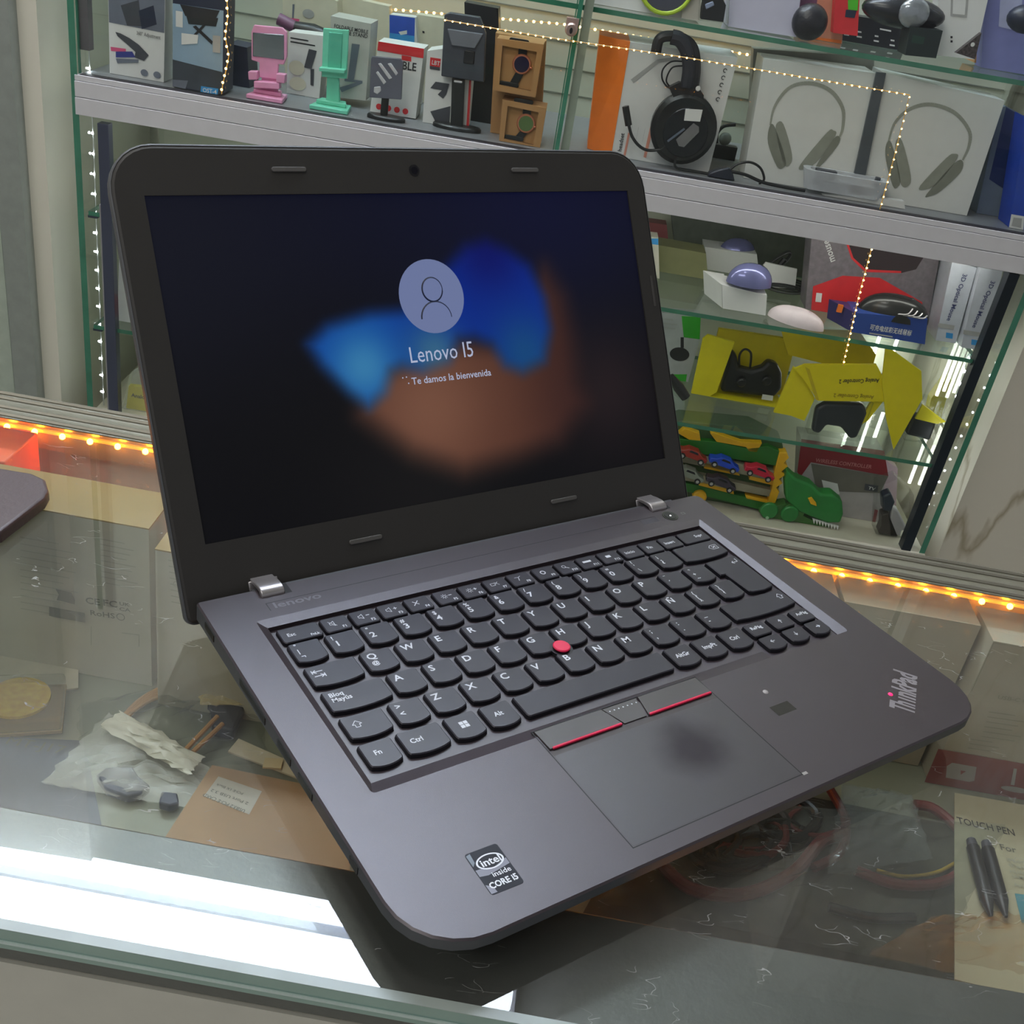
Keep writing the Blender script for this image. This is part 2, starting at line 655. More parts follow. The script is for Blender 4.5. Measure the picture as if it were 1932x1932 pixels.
# ------------------------------------------------------------------ laptop
LM = Matrix.Translation((0, 0, 0.022))
LAP = thing('laptop', 'open dark grey laptop with a lit welcome screen on the glass counter', 'laptop', (0, 0, 0.022), math.radians(38.7))
S = 0.001
SHELL = mat('dark_grey_shell', (50, 43, 47), 0.38, spec=0.85, var=0.03, scale=900, bump=0.06, bscale=2500)
SHELL.node_tree.nodes['Principled BSDF'].inputs['Specular Tint'].default_value = (1.0, 0.955, 1.0, 1)
SHELLD = mat('dark_shell_side', (72, 74, 78), 0.5, var=0.04)
BEZ = mat('bezel_plastic', (46, 44, 42), 0.5, var=0.03, bump=0.05, bscale=2500)
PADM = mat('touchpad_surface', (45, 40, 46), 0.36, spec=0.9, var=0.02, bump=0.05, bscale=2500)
pn = PADM.node_tree          # soft-edged patch of lower specular level
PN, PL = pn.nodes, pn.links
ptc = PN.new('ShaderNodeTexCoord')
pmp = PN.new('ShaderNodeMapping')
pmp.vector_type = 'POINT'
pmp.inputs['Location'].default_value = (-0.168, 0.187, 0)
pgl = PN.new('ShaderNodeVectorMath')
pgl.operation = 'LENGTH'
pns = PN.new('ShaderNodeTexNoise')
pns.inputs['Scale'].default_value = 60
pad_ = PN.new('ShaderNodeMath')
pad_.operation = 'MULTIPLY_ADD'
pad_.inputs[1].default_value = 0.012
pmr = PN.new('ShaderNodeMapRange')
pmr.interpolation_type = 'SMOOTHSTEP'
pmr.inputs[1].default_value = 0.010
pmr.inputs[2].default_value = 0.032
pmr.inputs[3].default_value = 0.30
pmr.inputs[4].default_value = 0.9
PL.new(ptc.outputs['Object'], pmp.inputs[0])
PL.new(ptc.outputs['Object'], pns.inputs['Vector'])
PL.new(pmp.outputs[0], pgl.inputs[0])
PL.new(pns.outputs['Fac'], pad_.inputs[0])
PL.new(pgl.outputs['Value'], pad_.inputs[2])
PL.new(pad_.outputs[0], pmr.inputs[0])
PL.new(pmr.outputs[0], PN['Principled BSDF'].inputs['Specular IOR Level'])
KEYM = mat('key_plastic', (43, 41, 50), 0.36, spec=0.5, var=0.03)
KEYS = mat('key_gap_shade', (20, 20, 26), 0.4)  # darker than the key tops: shade between keys put into the colour
LEG = mat('key_legend', (205, 208, 216), 0.5, emit=0.0, var=0)
FLOORK = mat('keyboard_floor', (54, 46, 54), 0.42, spec=0.9, var=0.03)
RED = mat('red_stripe', (215, 30, 75), 0.4)
GROOVE = mat('groove_shadow_gap', (18, 18, 22), 0.6)

XL, XR, YB, YFR = 0.0, 338.5, 0.0, -232.0
outl = rrect(XL, XR, YFR, YB, 10, 6, rs=(30, 26, 5, 2))
rec_o = rrect(21.0, 317.2, -151.8, -25.5, 2, 3)
rec_i = [(24.6, -144.0), (257.5, -144.0), (257.5, -150.6), (311.6, -150.6), (311.6, -32.0), (24.6, -32.0)]


def ringfill(b, outer, inner, z, mt):
    """flat plate with a hole, as a bridged outline"""
    import mathutils
    vs = [Vector((p[0], p[1], z)) for p in outer] + [Vector((p[0], p[1], z)) for p in inner]
    tris = mathutils.geometry.tessellate_polygon([[Vector((p[0], p[1], 0)) for p in outer], [Vector((p[0], p[1], 0)) for p in inner]])
    b.add(vs, [tuple(t_) for t_ in tris], mt)


b = MB(S)
in1 = offset(outl, -0.9)
ringfill(b, in1, rec_o, 0.0, SHELL)
b.rings([[(p[0], p[1], -0.7) for p in outl], [(p[0], p[1], 0) for p in in1]], SHELL, cap0=False, cap1=False)
o2 = offset(outl, -0.4)
o3 = offset(outl, -3.0)
o4 = offset(outl, -12.0)


def side_z(p, a, c):      # deeper towards the rear
    t_ = (p[1] - YFR) / (YB - YFR)
    return -(a + (c - a) * min(1, max(0, t_)))


b.rings([[(p[0], p[1], side_z(p, 5.6, 9.5)) for p in outl], [(p[0], p[1], -0.7) for p in outl]], SHELLD, cap0=False, cap1=False)
b.rings([[(p[0], p[1], side_z(p, 9, 16)) for p in o4], [(p[0], p[1], side_z(p, 7.5, 12.5)) for p in o3], [(p[0], p[1], side_z(p, 5.8, 9.9)) for p in o2], [(p[0], p[1], side_z(p, 5.6, 9.5)) for p in outl]], mat('underside', (34, 35, 38), 0.55), cap0=True, cap1=False)
# sloping walls of the keyboard well
ri = [(24.6, -144.0), (257.5, -144.0), (257.5, -150.6), (311.6, -150.6), (311.6, -32.0), (24.6, -32.0)]
zi = [-2.6, -2.6, -2.6, -2.6, -0.5, -0.5]
ro = [(21.0, -151.8), (255.5, -151.8), (258.0, -151.8), (317.2, -151.8), (317.2, -25.5), (21.0, -25.5)]
for i in range(6):
    j = (i + 1) % 6
    b.add([(ro[i][0], ro[i][1], 0), (ro[j][0], ro[j][1], 0), (ri[j][0], ri[j][1], zi[j]), (ri[i][0], ri[i][1], zi[i])], [(0, 1, 2, 3)], SHELL)
    b.add([(ri[i][0], ri[i][1], zi[i]), (ri[j][0], ri[j][1], zi[j]), (ri[j][0], ri[j][1], -3.0), (ri[i][0], ri[i][1], -3.0)], [(0, 1, 2, 3)], SHELL)
# speaker strip groove behind the keyboard, hinge notches, touchpad surround
for x0, x1, y0, y1 in ((31, 290, -13.6, -13.2), (31, 31.4, -19.9, -13.2)):
    b.box(x0, x1, y0, y1, -0.4, 0.02, GROOVE)
for x0, x1 in ((43.5, 47.5), (303.5, 307.5)):
    b.box(x0, x1, -8.6, 0.2, -0.5, 0.03, GROOVE)
b.box(276.5, 289.5, -19.2, -14.6, -0.4, 0.03, mat('vent_patch', (62, 60, 66), 0.6))
b.box(224.2, 236.8, -188.3, -181.5, -0.4, 0.03, mat('finger_reader_well', (16, 16, 18), 0.2))
for x0, x1, y0, y1 in ((103.3, 204.6, -222.9, -222.4), (103.3, 103.8, -222.9, -148), (204.1, 204.6, -222.9, -148), (103.3, 204.6, -148.2, -147.8)):
    b.box(x0, x1, y0, y1, -0.4, 0.03, GROOVE)
b.box(204.6, 207.5, -223.4, -221.9, -0.3, 0.06, SILV)
b.build('base_shell', LAP, ang=30)
b = MB(S)
b.box(30, 318, YB - 0.2, YB + 3, -9, -2, SHELLD)
b.build('rear_spine', LAP)
for x, y in ((35, -20), (300, -20), (35, -212), (300, -212)):
    b = MB(S)
    z0 = side_z((x, y), 8.5, 15.0)
    b.disc((x, y, -21.9), 7 if y < -100 else 8, 21.9 + z0, mat('rubber_foot', (28, 28, 30), 0.8), 20)
    b.build('rubber_foot', LAP)
b = MB(S)
b.flat([(p[0], p[1], -2.9) for p in [(24.6, -144.0), (257.5, -144.0), (257.5, -150.6), (311.6, -150.6), (311.6, -32.0), (24.6, -32.0)]], FLOORK)
b.build('keyboard_tray', LAP)

# ports on the left side
for k, (y0, y1) in enumerate(((-14, -26), (-60, -90), (-104, -118), (-126, -140), (-175, -182))):
    b = MB(S)
    b.box(-0.35, 0.4, y1, y0, -6.2, -2.4, mat('port_hole', (14, 14, 16), 0.4))
    b.build('side_port', LAP)

# keys -------------------------------------------------------------
KP, KX = 19.07, 28.0
ROWY = [-62.4, -81.3, -100.3, -119.3, -138.0]


def keycap(x0, x1, y0, y1, curved=True, pts=None, zt=-0.35):
    if pts is None:
        pts = [(x0 + 1.2, y1), (x0 + 0.3, y1 - 0.3), (x0, y1 - 1.2), (x0, y0 + 1.6), (x0 + 0.5, y0 + 0.5)]
        if curved:
            for k in range(1, 6):
                u = k / 6
                pts.append((x0 + 1.0 + (x1 - x0 - 2.0) * u, y0 + 0.2 - 1.5 * math.sin(PI * u) ** 0.8))
        else:
            pts.append((x0 + 1.2, y0))
            pts.append((x1 - 1.2, y0))
        pts += [(x1 - 0.5, y0 + 0.5), (x1, y0 + 1.6), (x1, y1 - 1.2), (x1 - 0.3, y1 - 0.3), (x1 - 1.2, y1)]
    b = MB(S)
    b.rings([[(p[0], p[1], -2.8) for p in offset(pts, 0.55)], [(p[0], p[1], zt - 0.45) for p in offset(pts, 0.22)]], KEYS, cap0=False, cap1=False)
    b.rings([[(p[0], p[1], zt - 0.45) for p in offset(pts, 0.22)], [(p[0], p[1], zt) for p in offset(pts, -0.25)]], KEYM, cap0=False, cap1=True)
    return b.build('key', LAP, ang=20)


def legend(k, items, zt=-0.32):
    """items: (text, x, y, size) in laptop millimetres, or ('poly', points)"""
    b = MB(S)
    for it in items:
        if it[0] == 'poly':
            b.flat([(p[0], p[1], zt) for p in it[1]], LEG)
        elif it[0] == 'line':
            (xa, ya), (xb, yb), w = it[1], it[2], it[3]
            d = Vector((xb - xa, yb - ya)).normalized()
            n_ = Vector((-d.y, d.x)) * w / 2
            b.flat([(xa + n_.x, ya + n_.y, zt), (xb + n_.x, yb + n_.y, zt), (xb - n_.x, yb - n_.y, zt), (xa - n_.x, ya - n_.y, zt)], LEG)
        else:
            b.text(it[0], it[3] * 1.12, (it[1], it[2], zt), LEG, bold=0.02, sx=it[4] if len(it) > 4 else 1.0)
    b.build('legend', k)


def ln(x0, y0, x1, y1, w=0.5):
    return ('line', (x0, y0), (x1, y1), w)


def arrow(x, y, dx, dy, s=1.5, w=0.45):
    nx, ny = -dy, dx
    return [ln(x - dx * s, y - dy * s, x + dx * s, y + dy * s, w), ln(x + dx * s, y + dy * s, x + nx * s * .7, y + ny * s * .7, w), ln(x + dx * s, y + dy * s, x - nx * s * .7, y - ny * s * .7, w)]


def loop(pts, w=0.35):
    return [ln(*pts[i], *pts[(i + 1) % len(pts)], w) for i in range(len(pts))]


H, CW = 14.3, 15.5
row1 = [('°', '|', '¬'), ('!', '1'), ('"', '2'), ('#', '3'), ('$', '4'), ('%', '5'), ('&', '6'), ('/', '7'), ('(', '8'), (')', '9'), ('=', '0'), ('?', "'", '\\'), ('¡', '¿')]
for i, t_ in enumerate(row1):
    x0 = KX + i * KP
    y0 = ROWY[0]
    k = keycap(x0, x0 + CW, y0, y0 + H)
    if len(t_) == 3:
        its = [(t_[0], x0 + 2.2, y0 + 10.6, 3.6), (t_[1], x0 + 2.4, y0 + 6.6, 3.6), (t_[2], x0 + 2.6, y0 + 2.4, 3.6)]
    else:
        its = [(t_[0], x0 + 2.2, y0 + 9.8, 3.6), (t_[1], x0 + 2.2, y0 + 4.8, 4.9, 1.15)]
    legend(k, its)
k = keycap(KX + 13 * KP - 1.0, 308.9, ROWY[0], ROWY[0] + H)
legend(k, loop([(299, -55), (301, -53), (305.5, -53), (305.5, -57), (301, -57)]) + [ln(301.5, -54, 304.4, -56), ln(301.5, -56, 304.4, -54)])
k = keycap(KX, KX + 25.3, ROWY[1], ROWY[1] + H)
x, y = KX, ROWY[1]
legend(k, [ln(x + 2.2, y + 11.2, x + 2.2, y + 8.6), ln(x + 2.5, y + 9.9, x + 7.5, y + 9.9), ln(x + 2.5, y + 9.9, x + 4.2, y + 11.0), ln(x + 2.5, y + 9.9, x + 4.2, y + 8.8),
           ln(x + 7.6, y + 8.0, x + 7.6, y + 5.4), ln(x + 2.3, y + 6.7, x + 7.3, y + 6.7), ln(x + 7.3, y + 6.7, x + 5.6, y + 7.8), ln(x + 7.3, y + 6.7, x + 5.6, y + 5.6)])


def letters(s, off, row):
    for i, c in enumerate(s):
        x0 = KX + (off + i) * KP
        y0 = ROWY[row]
        k = keycap(x0, x0 + CW, y0, y0 + H)
        if isinstance(c, str):
            its = [(c, x0 + 2.2, y0 + 8.4, 5.2, 1.1)]
            if c == 'Q':
                its.append(('@', x0 + 2.6, y0 + 4.0, 3.4))
        else:
            n_ = len(c)
            sz = 4.2 if n_ == 2 else 3.6
            st = 5.0 if n_ == 2 else 3.9
            its = [(q, x0 + 2.4, y0 + 9.6 - st * j, sz) for j, q in enumerate(c)]
        legend(k, its)


letters(list('QWERTYUIOP') + [('¨', '´'), ('*', '+', '~')], 1.5, 1)
k = keycap(KX, KX + 30.2, ROWY[2], ROWY[2] + H)
legend(k, [('Bloq', KX + 2.4, ROWY[2] + 9.6, 3.5), ('Mayús', KX + 2.4, ROWY[2] + 6.0, 3.5)])
letters(list('ASDFGHJKLÑ') + [('{', '[', '^'), ('}', ']', '`')], 1.75, 2)
xe = KX + 13.5 * KP
k = keycap(0, 0, 0, 0, pts=[(xe, -67.4), (xe, -80.4), (xe + 3.6, -80.8), (xe + 4.8, -99.8), (xe + 6.4, -101.0), (xe + 15, -102.0), (307.6, -101.0), (308.9, -99.4), (308.9, -68.0), (307.6, -67.2), (xe + 1, -67.2)])
legend(k, [ln(306, -70, 306, -73), ln(306, -73, 301.5, -73), ln(301.5, -73, 303, -71.8), ln(301.5, -73, 303, -74.2)])
UP = lambda x, y: loop([(x, y + 2.4), (x + 2.3, y), (x + 1.1, y), (x + 1.1, y - 1.8), (x - 1.1, y - 1.8), (x - 1.1, y), (x - 2.3, y)])
k = keycap(KX, KX + 20.5, ROWY[3], ROWY[3] + H)
legend(k, UP(KX + 6, ROWY[3] + 8))
letters([('>', '<')] + list('ZXCVBNM') + [(';', ','), (':', '.'), ('_', '-')], 1.27, 3)
k = keycap(262.0, 308.9, ROWY[3], ROWY[3] + H)
legend(k, UP(304.0, ROWY[3] + 8.5))
y0 = ROWY[4]
for x0, x1, s in ((28.0, 43.3, 'Fn'), (46.6, 67.4, 'Ctrl'), (70.8, 86.4, None), (89.8, 105.2, 'Alt'), (109, 199.8, ''), (203.5, 218.9, 'AltGr'), (222.6, 238.2, 'ImpPt'), (241.8, 257.3, 'Ctrl')):
    k = keycap(x0, x1, y0, y0 + H, curved=x1 - x0 < 50)
    if s is None:
        ww = []
        for ax in (0, 2.3):
            for ay in (0, 2.2):
                ww.append(('poly', [(x0 + 5.2 + ax, y0 + 5.4 + ay), (x0 + 7.2 + ax, y0 + 5.4 + ay), (x0 + 7.2 + ax, y0 + 7.3 + ay), (x0 + 5.2 + ax, y0 + 7.3 + ay)]))
        legend(k, ww)
    elif s:
        legend(k, [(s, x0 + (4.5 if x1 - x0 < 18 and len(s) < 4 else 5 if len(s) < 4 else 3 if len(s) > 4 else 3.6), y0 + 6.0, 3.6, 0.95)])
for x0, s, dd in ((261.0, 'RePág', (-1, 0)), (279.0, None, (0, -1)), (297.0, 'AvPág', (1, 0))):
    k = keycap(x0, x0 + (13.6 if x0 < 290 else 12.6), -134.6, -124.4, curved=False)
    legend(k, [(s, x0 + 2.2, -129.5, 3.0)] if s else arrow(x0 + 6.5, -129.2, 0, 1))
    k = keycap(x0, x0 + (13.6 if x0 < 290 else 12.6), -146.4, -136.6)
    legend(k, arrow(x0 + 6.5, -141.2, *dd))
# function row
fx = [(27.8, 48.2)] + [(50.3 + 15.8 * i, 63.9 + 15.8 * i) for i in range(4)] + [(115.0 + 15.75 * i, 128.6 + 15.75 * i) for i in range(4)] + [(179.4 + 15.6 * i, 192.8 + 15.6 * i) for i in range(4)] + [(242.4, 255.9), (258.1, 271.5), (273.6, 287.1), (289.3, 309.6)]
ft = ['Esc', 'F1', 'F2', 'F3', 'F4', 'F5', 'F6', 'F7', 'F8', 'F9', 'F10', 'F11', 'F12', 'Inicio', 'Fin', 'Insert', 'Supr']
for (x0, x1), s in zip(fx, ft):
    k = keycap(x0, x1, -46.0, -35.0, curved=False, zt=-0.7)
    cx_, cy_ = x0 + 5.2, -40.0
    if s[0] == 'F' and s != 'Fin':
        its = [(s, x1 - 4.6 - (1 if len(s) > 2 else 0), -44.6, 2.3)]
        spk = loop([(cx_ - 1.6, cy_ - .8), (cx_ - .6, cy_ - .8), (cx_ + .8, cy_ - 1.9), (cx_ + .8, cy_ + 1.9), (cx_ - .6, cy_ + .8), (cx_ - 1.6, cy_ + .8)], 0.3)
        sun = loop([(cx_ + math.cos(a * PI / 4) * 0.9, cy_ + math.sin(a * PI / 4) * 0.9) for a in range(8)], 0.3) + [ln(cx_ + math.cos(a * PI / 4) * 1.3, cy_ + math.sin(a * PI / 4) * 1.3, cx_ + math.cos(a * PI / 4) * 2.0, cy_ + math.sin(a * PI / 4) * 2.0, 0.3) for a in range(8)]
        pl = [ln(cx_ + 2.6, cy_ + .3, cx_ + 4.6, cy_ + .3)]
        if s == 'F1':
            its += spk + [ln(cx_ - 2, cy_ + 2, cx_ + 1.6, cy_ - 2, .3)]
        elif s == 'F2':
            its += spk + pl
        elif s == 'F3':
            its += spk + pl + [ln(cx_ + 3.6, cy_ - .7, cx_ + 3.6, cy_ + 1.3)]
        elif s == 'F4':
            its += [ln(cx_ - 1.6, cy_ - 1.6, cx_ + 2, cy_ + 2), ln(cx_ - 1.2, cy_ + 1.8, cx_ + 1.6, cy_ - 1.2, .5)]
        elif s == 'F5':
            its += sun + pl
        elif s == 'F6':
            its += sun + pl + [ln(cx_ + 3.6, cy_ - .7, cx_ + 3.6, cy_ + 1.3)]
        elif s == 'F7':
            its += loop([(cx_ - 2, cy_ - 1), (cx_ + .6, cy_ - 1), (cx_ + .6, cy_ + 1), (cx_ - 2, cy_ + 1)], .3) + [ln(cx_ + 1, cy_ + 1.6, cx_ + 3, cy_ - 1.2, .3), ln(cx_ + 1, cy_, cx_ + 3, cy_ + 1.6, .3)]
        elif s == 'F8':
            its += [ln(cx_, cy_ - 2, cx_ + 1, cy_ + 1, .4), ln(cx_ + 1, cy_ + 1, cx_ - 1.6, cy_ + 1.2, .3), ln(cx_ + 1, cy_ + 1, cx_ + 2.6, cy_ + 1.8, .3)]
        elif s == 'F9':
            its += loop([(cx_ + math.cos(a * PI / 4) * 1.5, cy_ + math.sin(a * PI / 4) * 1.5) for a in range(8)], 0.7)
        elif s == 'F10':
            its += loop([(cx_ + math.cos(a * PI / 4) * 1.2 - .6, cy_ + .6 + math.sin(a * PI / 4) * 1.2) for a in range(8)], 0.35) + [ln(cx_ + .3, cy_ - .3, cx_ + 2, cy_ - 1.6)]
        elif s == 'F11':
            its += [('poly', [(cx_ - 2.6, cy_ - .6), (cx_ + 3.2, cy_ - .6), (cx_ + 3.2, cy_ + 1.1), (cx_ - 2.6, cy_ + 1.1)])]
        else:
            its += [('poly', [(cx_ - 1.2, cy_ - .8), (cx_ + 2.2, cy_ - .8), (cx_ + 2.2, cy_ + 1.3), (cx_ - 1.2, cy_ + 1.3)])]
        legend(k, its, zt=-0.67)
    else:
        legend(k, [(s, x0 + (3.2 if s in ('Esc', 'Fin') else 1.6 if len(s) > 4 else 10.5), -41.8, 3.1, 0.95)] + ([('FnLk', x1 - 6.2, -44.8, 2.1)] if s == 'Esc' else []), zt=-0.67)

b = MB(S)
b.disc((153.6, -101.6, -2.6), 6.0, 2.27, KEYS, 28)
b.tube([(153.6, -101.5, -2.8), (153.6, -101.5, 0.6)], 1.6, RED, 12)
b.rings([[(153.6 + r * math.cos(a * PI / 12), -101.5 + r * math.sin(a * PI / 12), z) for a in range(24)] for r, z in ((3.4, -0.2), (4.5, 0.4), (4.6, 1.0), (4.1, 1.4))], RED)
b.build('pointing_stick', LAP)['label'] = 'round red pointing stick cap'

# touchpad and its three buttons
b = MB(S)
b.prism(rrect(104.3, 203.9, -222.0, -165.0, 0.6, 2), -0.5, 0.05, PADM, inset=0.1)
b.flat([(104.2, -165.2, 0.02), (203.9, -165.2, 0.02), (203.9, -162.2, 0.02), (104.2, -162.2, 0.02)], mat('pad_band', (66, 60, 60), 0.5))
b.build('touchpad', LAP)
BTN = mat('click_button', (58, 53, 53), 0.38, spec=0.8)


def button(name, pts, red=None, lift=0.5):
    b = MB(S)
    mid = [(p[0], p[1]) for p in pts]
    b.rings([[(p[0], p[1], -0.3) for p in mid], [(p[0], p[1], lift if p[1] > -155 else lift + 0.5) for p in offset(mid, -0.15)]], BTN)
    o = b.build(name, LAP, ang=20)
    if red:
        b = MB(S)
        b.box(red[0], red[1], -161.9, -160.6, 0.2, lift + 0.85, RED)
        b.build('stripe', o, bevel=0.0004)['label'] = 'narrow red stripe'
    return o


button('click_button', [(104.4, -161.5), (146.6, -161.5), (143.0, -148.6), (104.4, -148.6)], (106, 146))
button('click_button', [(162.2, -161.5), (203.6, -161.5), (203.6, -148.6), (165.8, -148.6)], (163, 203))
o = button('click_button', [(147.6, -161.5), (161.2, -161.5), (164.9, -148.6), (143.9, -148.6)], lift=0.1)
b = MB(S)
for i in range(7):
    b.disc((146.6 + 2.7 * i, -151.4, 0.1), 0.42, 0.12, LEG, 8)
b.build('dots', o)

# power button, standby lamp, palm rest marks
b = MB(S)
b.disc((300.4, -16.4, 0.0), 5.2, 0.25, mat('power_ring', (14, 14, 18), 0.15, coat=0.5), 28)
b.disc((300.4, -16.4, 0.25), 3.9, 0.15, mat('power_cap', (30, 30, 36), 0.2), 28)
b.disc((300.3, -16.6, 0.4), 0.6, 0.1, mat('power_lamp', (250, 250, 250), 0.4, emit=2.5, var=0), 10)
b.build('power_button', LAP)
b = MB(S)
for q in loop([(310, -17.6), (312.4, -17.6), (312.4, -15.6), (310, -15.6)], .3):
    (xa, ya), (xb, yb), w = q[1:]
    b.box(min(xa, xb) - .15, max(xa, xb) + .15, min(ya, yb) - .15, max(ya, yb) + .15, 0, 0.05, GREYINK)
b.build('power_mark', LAP)
b = MB(S)
b.ell((231.2, -171.8, 0.0), (1.5, 1.5, 0.6), mat('status_lamp_lens', (165, 160, 160), 0.3), 12, 6)
b.build('status_lamp', LAP)
b = MB(S)
b.text('lenovo', 6.6, (33.8, -18.6, 0.03), mat('faded_print', (108, 104, 112), 0.5), bold=0.02, width=25.5)
b.build('maker_mark', LAP)
# logo on the right palm rest, reading up towards the back at an angle
ex = Vector((0.810, 0.586, 0))
ey = Vector((-0.586, 0.810, 0))
LOGO = mat('logo_grey', (140, 135, 140), 0.4, metal=0.3)
b = MB(S)
org = Vector((292.6, -216.8, 0.03))
b.text('Th', 17.0, org, LOGO, ex, ey, bold=0.035, width=8.6)
b.text('ı', 17.0, org + ex * 10.0, LOGO, ex, ey, bold=0.035, width=1.2)
b.text('nkPad', 17.0, org + ex * 12.4, LOGO, ex, ey, bold=0.035, width=22.5)
b.build('logo', LAP)
b = MB(S)
q = org + ex * 10.8 + ey * 12.2
b.ell((q.x, q.y, 0.0), (1.25, 1.25, 0.5), mat('red_logo_lamp', (255, 30, 90), 0.3, emit=2.2, var=0), 12, 6)
b.build('logo_lamp', LAP)
# processor sticker
STK = mat('sticker_black', (18, 19, 32), 0.5, spec=0.3)
STS = mat('sticker_silver', (120, 120, 134), 0.4)
STW = mat('sticker_white', (214, 216, 224), 0.4)
ex = Vector((math.cos(-0.02), math.sin(-0.02), 0))
ey = Vector((-ex.y, ex.x, 0))
so = Vector((38.2, -217.3, 0))
b = MB(S)
SP = lambda u, v, z=0.12: tuple(so + ex * u + ey * v + Vector((0, 0, z)))
ol = rrect(0, 15.0, 0, 21.4, 1.2, 3)
b.rings([[SP(u, v, 0.0) for u, v in ol], [SP(u, v, 0.1) for u, v in ol]], STK)
b.flat([SP(0.3, 9.5), SP(0.3, 12.8), SP(4, 12.6), SP(8, 11.4), SP(14.7, 13.6), SP(14.7, 10.6), SP(9, 9.6), SP(4, 8.8)], STS)
b.flat([SP(0.3, 0.6), SP(0.3, 5.2), SP(2.6, 3.6), SP(3.0, 0.6)], STS)
b.flat([SP(0.4, 14.6), SP(0.4, 20.4), SP(2.4, 20.9), SP(2.0, 16.2)], mat('sticker_blue_grey', (78, 88, 100), 0.3))
ring = [(8.0 + 6.1 * math.cos(a * PI / 16), 14.6 + 3.7 * math.sin(a * PI / 16)) for a in range(33)]
for i in range(32):
    (xa, ya), (xb, yb) = ring[i], ring[i + 1]
    b.flat([SP(xa, ya, .16), SP(xb, yb, .16), SP(8 + (xb - 8) * .87, 14.6 + (yb - 14.6) * .84, .16), SP(8 + (xa - 8) * .87, 14.6 + (ya - 14.6) * .84, .16)], STW)
b.text('intel', 5.0, SP(3.7, 13.0, .17), STW, ex, ey, bold=0.02, width=8.8)
b.text('inside', 3.4, SP(5.2, 7.2, .17), STW, ex, ey, bold=0.01, width=8.2)
b.text("CORE i5", 4.0, SP(1.4, 2.6, .17), STW, ex, ey, bold=0.03, width=12.6)
b.build('processor_sticker', LAP, smooth=False)

AL = math.radians(59.02)
LO = Vector((0, 4.69, -4.61))
LX = Matrix(((1, 0, 0, LO.x), (0, math.cos(AL), -math.sin(AL), LO.y), (0, math.sin(AL), math.cos(AL), LO.z), (0, 0, 0, 1)))
# hinges -------------------------------------------------------------
for x0 in (31.2, 292.0):
    prof = [(-8.4, -0.5), (-8.3, 1.2), (-7.2, 2.6), (-5.2, 3.4), (-2.5, 3.5), (2.5, 2.7), (6.4, 1.6), (8.4, 1.4), (7.2, -0.6), (1, 0.6), (-4, 0.9), (-6, -0.5)]
    b = MB(S)
    b.prism(prof, x0, x0 + 12.4, SILV, 'x')
    b.box(x0 - 1.4, x0 + 14.4, 0.0, 5.4, 0.1, 1.1, SILV, LX)
    b.build('hinge', LAP, bevel=0.0005)['label'] = 'silver metal hinge'

# lid -------------------------------------------------------------
lo = rrect(-4.6, 336.2, -10.5, 229.0, 10, 7, rs=(5, 5, 24, 24))
b = MB(S)
b.rings([[(p[0], p[1], -7.4) for p in offset(lo, -4.5)], [(p[0], p[1], -6.6) for p in offset(lo, -1.2)], [(p[0], p[1], -4.5) for p in lo], [(p[0], p[1], -0.8) for p in lo], [(p[0], p[1], -0.3) for p in offset(lo, -0.8)]], SHELLD, cap1=False)
b.build('lid_cover', LAP, X=LX, ang=40)
b = MB(S)
hole = [(11.6, 28.4), (321.0, 28.4), (321.0, 203.3), (11.6, 203.3)]
bo = offset(lo, -2.4)
ringfill(b, bo, hole, 0.0, BEZ)
b.rings([[(p[0], p[1], -0.7) for p in offset(lo, -0.8)], [(p[0], p[1], 0.0) for p in bo]], BEZ, cap0=False, cap1=False)
b.rings([[(p[0], p[1], 0.0) for p in hole], [(p[0], p[1], -1.1) for p in hole]], BEZ, cap0=False, cap1=False)
b.build('bezel', LAP, X=LX, ang=20)
for x0, x1, y in ((80.0, 99.6, 216.2), (232.4, 252.2, 216.2), (89.2, 109.0, 14.9), (225.0, 244.6, 14.9)):
    b = MB(S)
    b.prism(rrect(x0, x1, y - 1.3, y + 1.3, 1.2, 4), -0.1, 1.0, mat('rubber_bumper', (86, 84, 82), 0.6), inset=0.3)
    b.build('rubber_bumper', LAP, X=LX)
b = MB(S)
b.disc((165.9, 215.9, -0.2), 3.4, 0.35, mat('lens_ring', (22, 22, 28), 0.3), 24)
b.disc((165.9, 215.9, 0.15), 2.0, 0.1, mat('lens', (6, 6, 22), 0.05), 20)
b.build('webcam', LAP, X=LX)
b = MB(S)
b.box(329.5, 331.2, 128, 148, -0.2, 0.25, mat('side_tab', (70, 68, 66), 0.5))
b.build('bezel_tab', LAP, X=LX)

# lit picture on the screen: a coarse mesh carrying the picture as point colours
BLUE = [(73, 95), (86, 104), (112, 109), (132, 109), (147, 116), (168, 133), (181, 143), (196, 146), (210, 140), (224, 130), (232, 110), (233, 91), (225, 72), (208, 67), (196, 72), (189, 85), (178, 90), (167, 90), (158, 78), (140, 74), (127, 78), (120, 76), (114, 65), (103, 58), (92, 67), (79, 83)]
BRN = [(110, 76), (164, 88), (189, 85), (236, 128), (247, 110), (249, 83), (247, 57), (252, 43), (228, 23), (196, 18), (157, 15), (125, 30), (98, 54)]


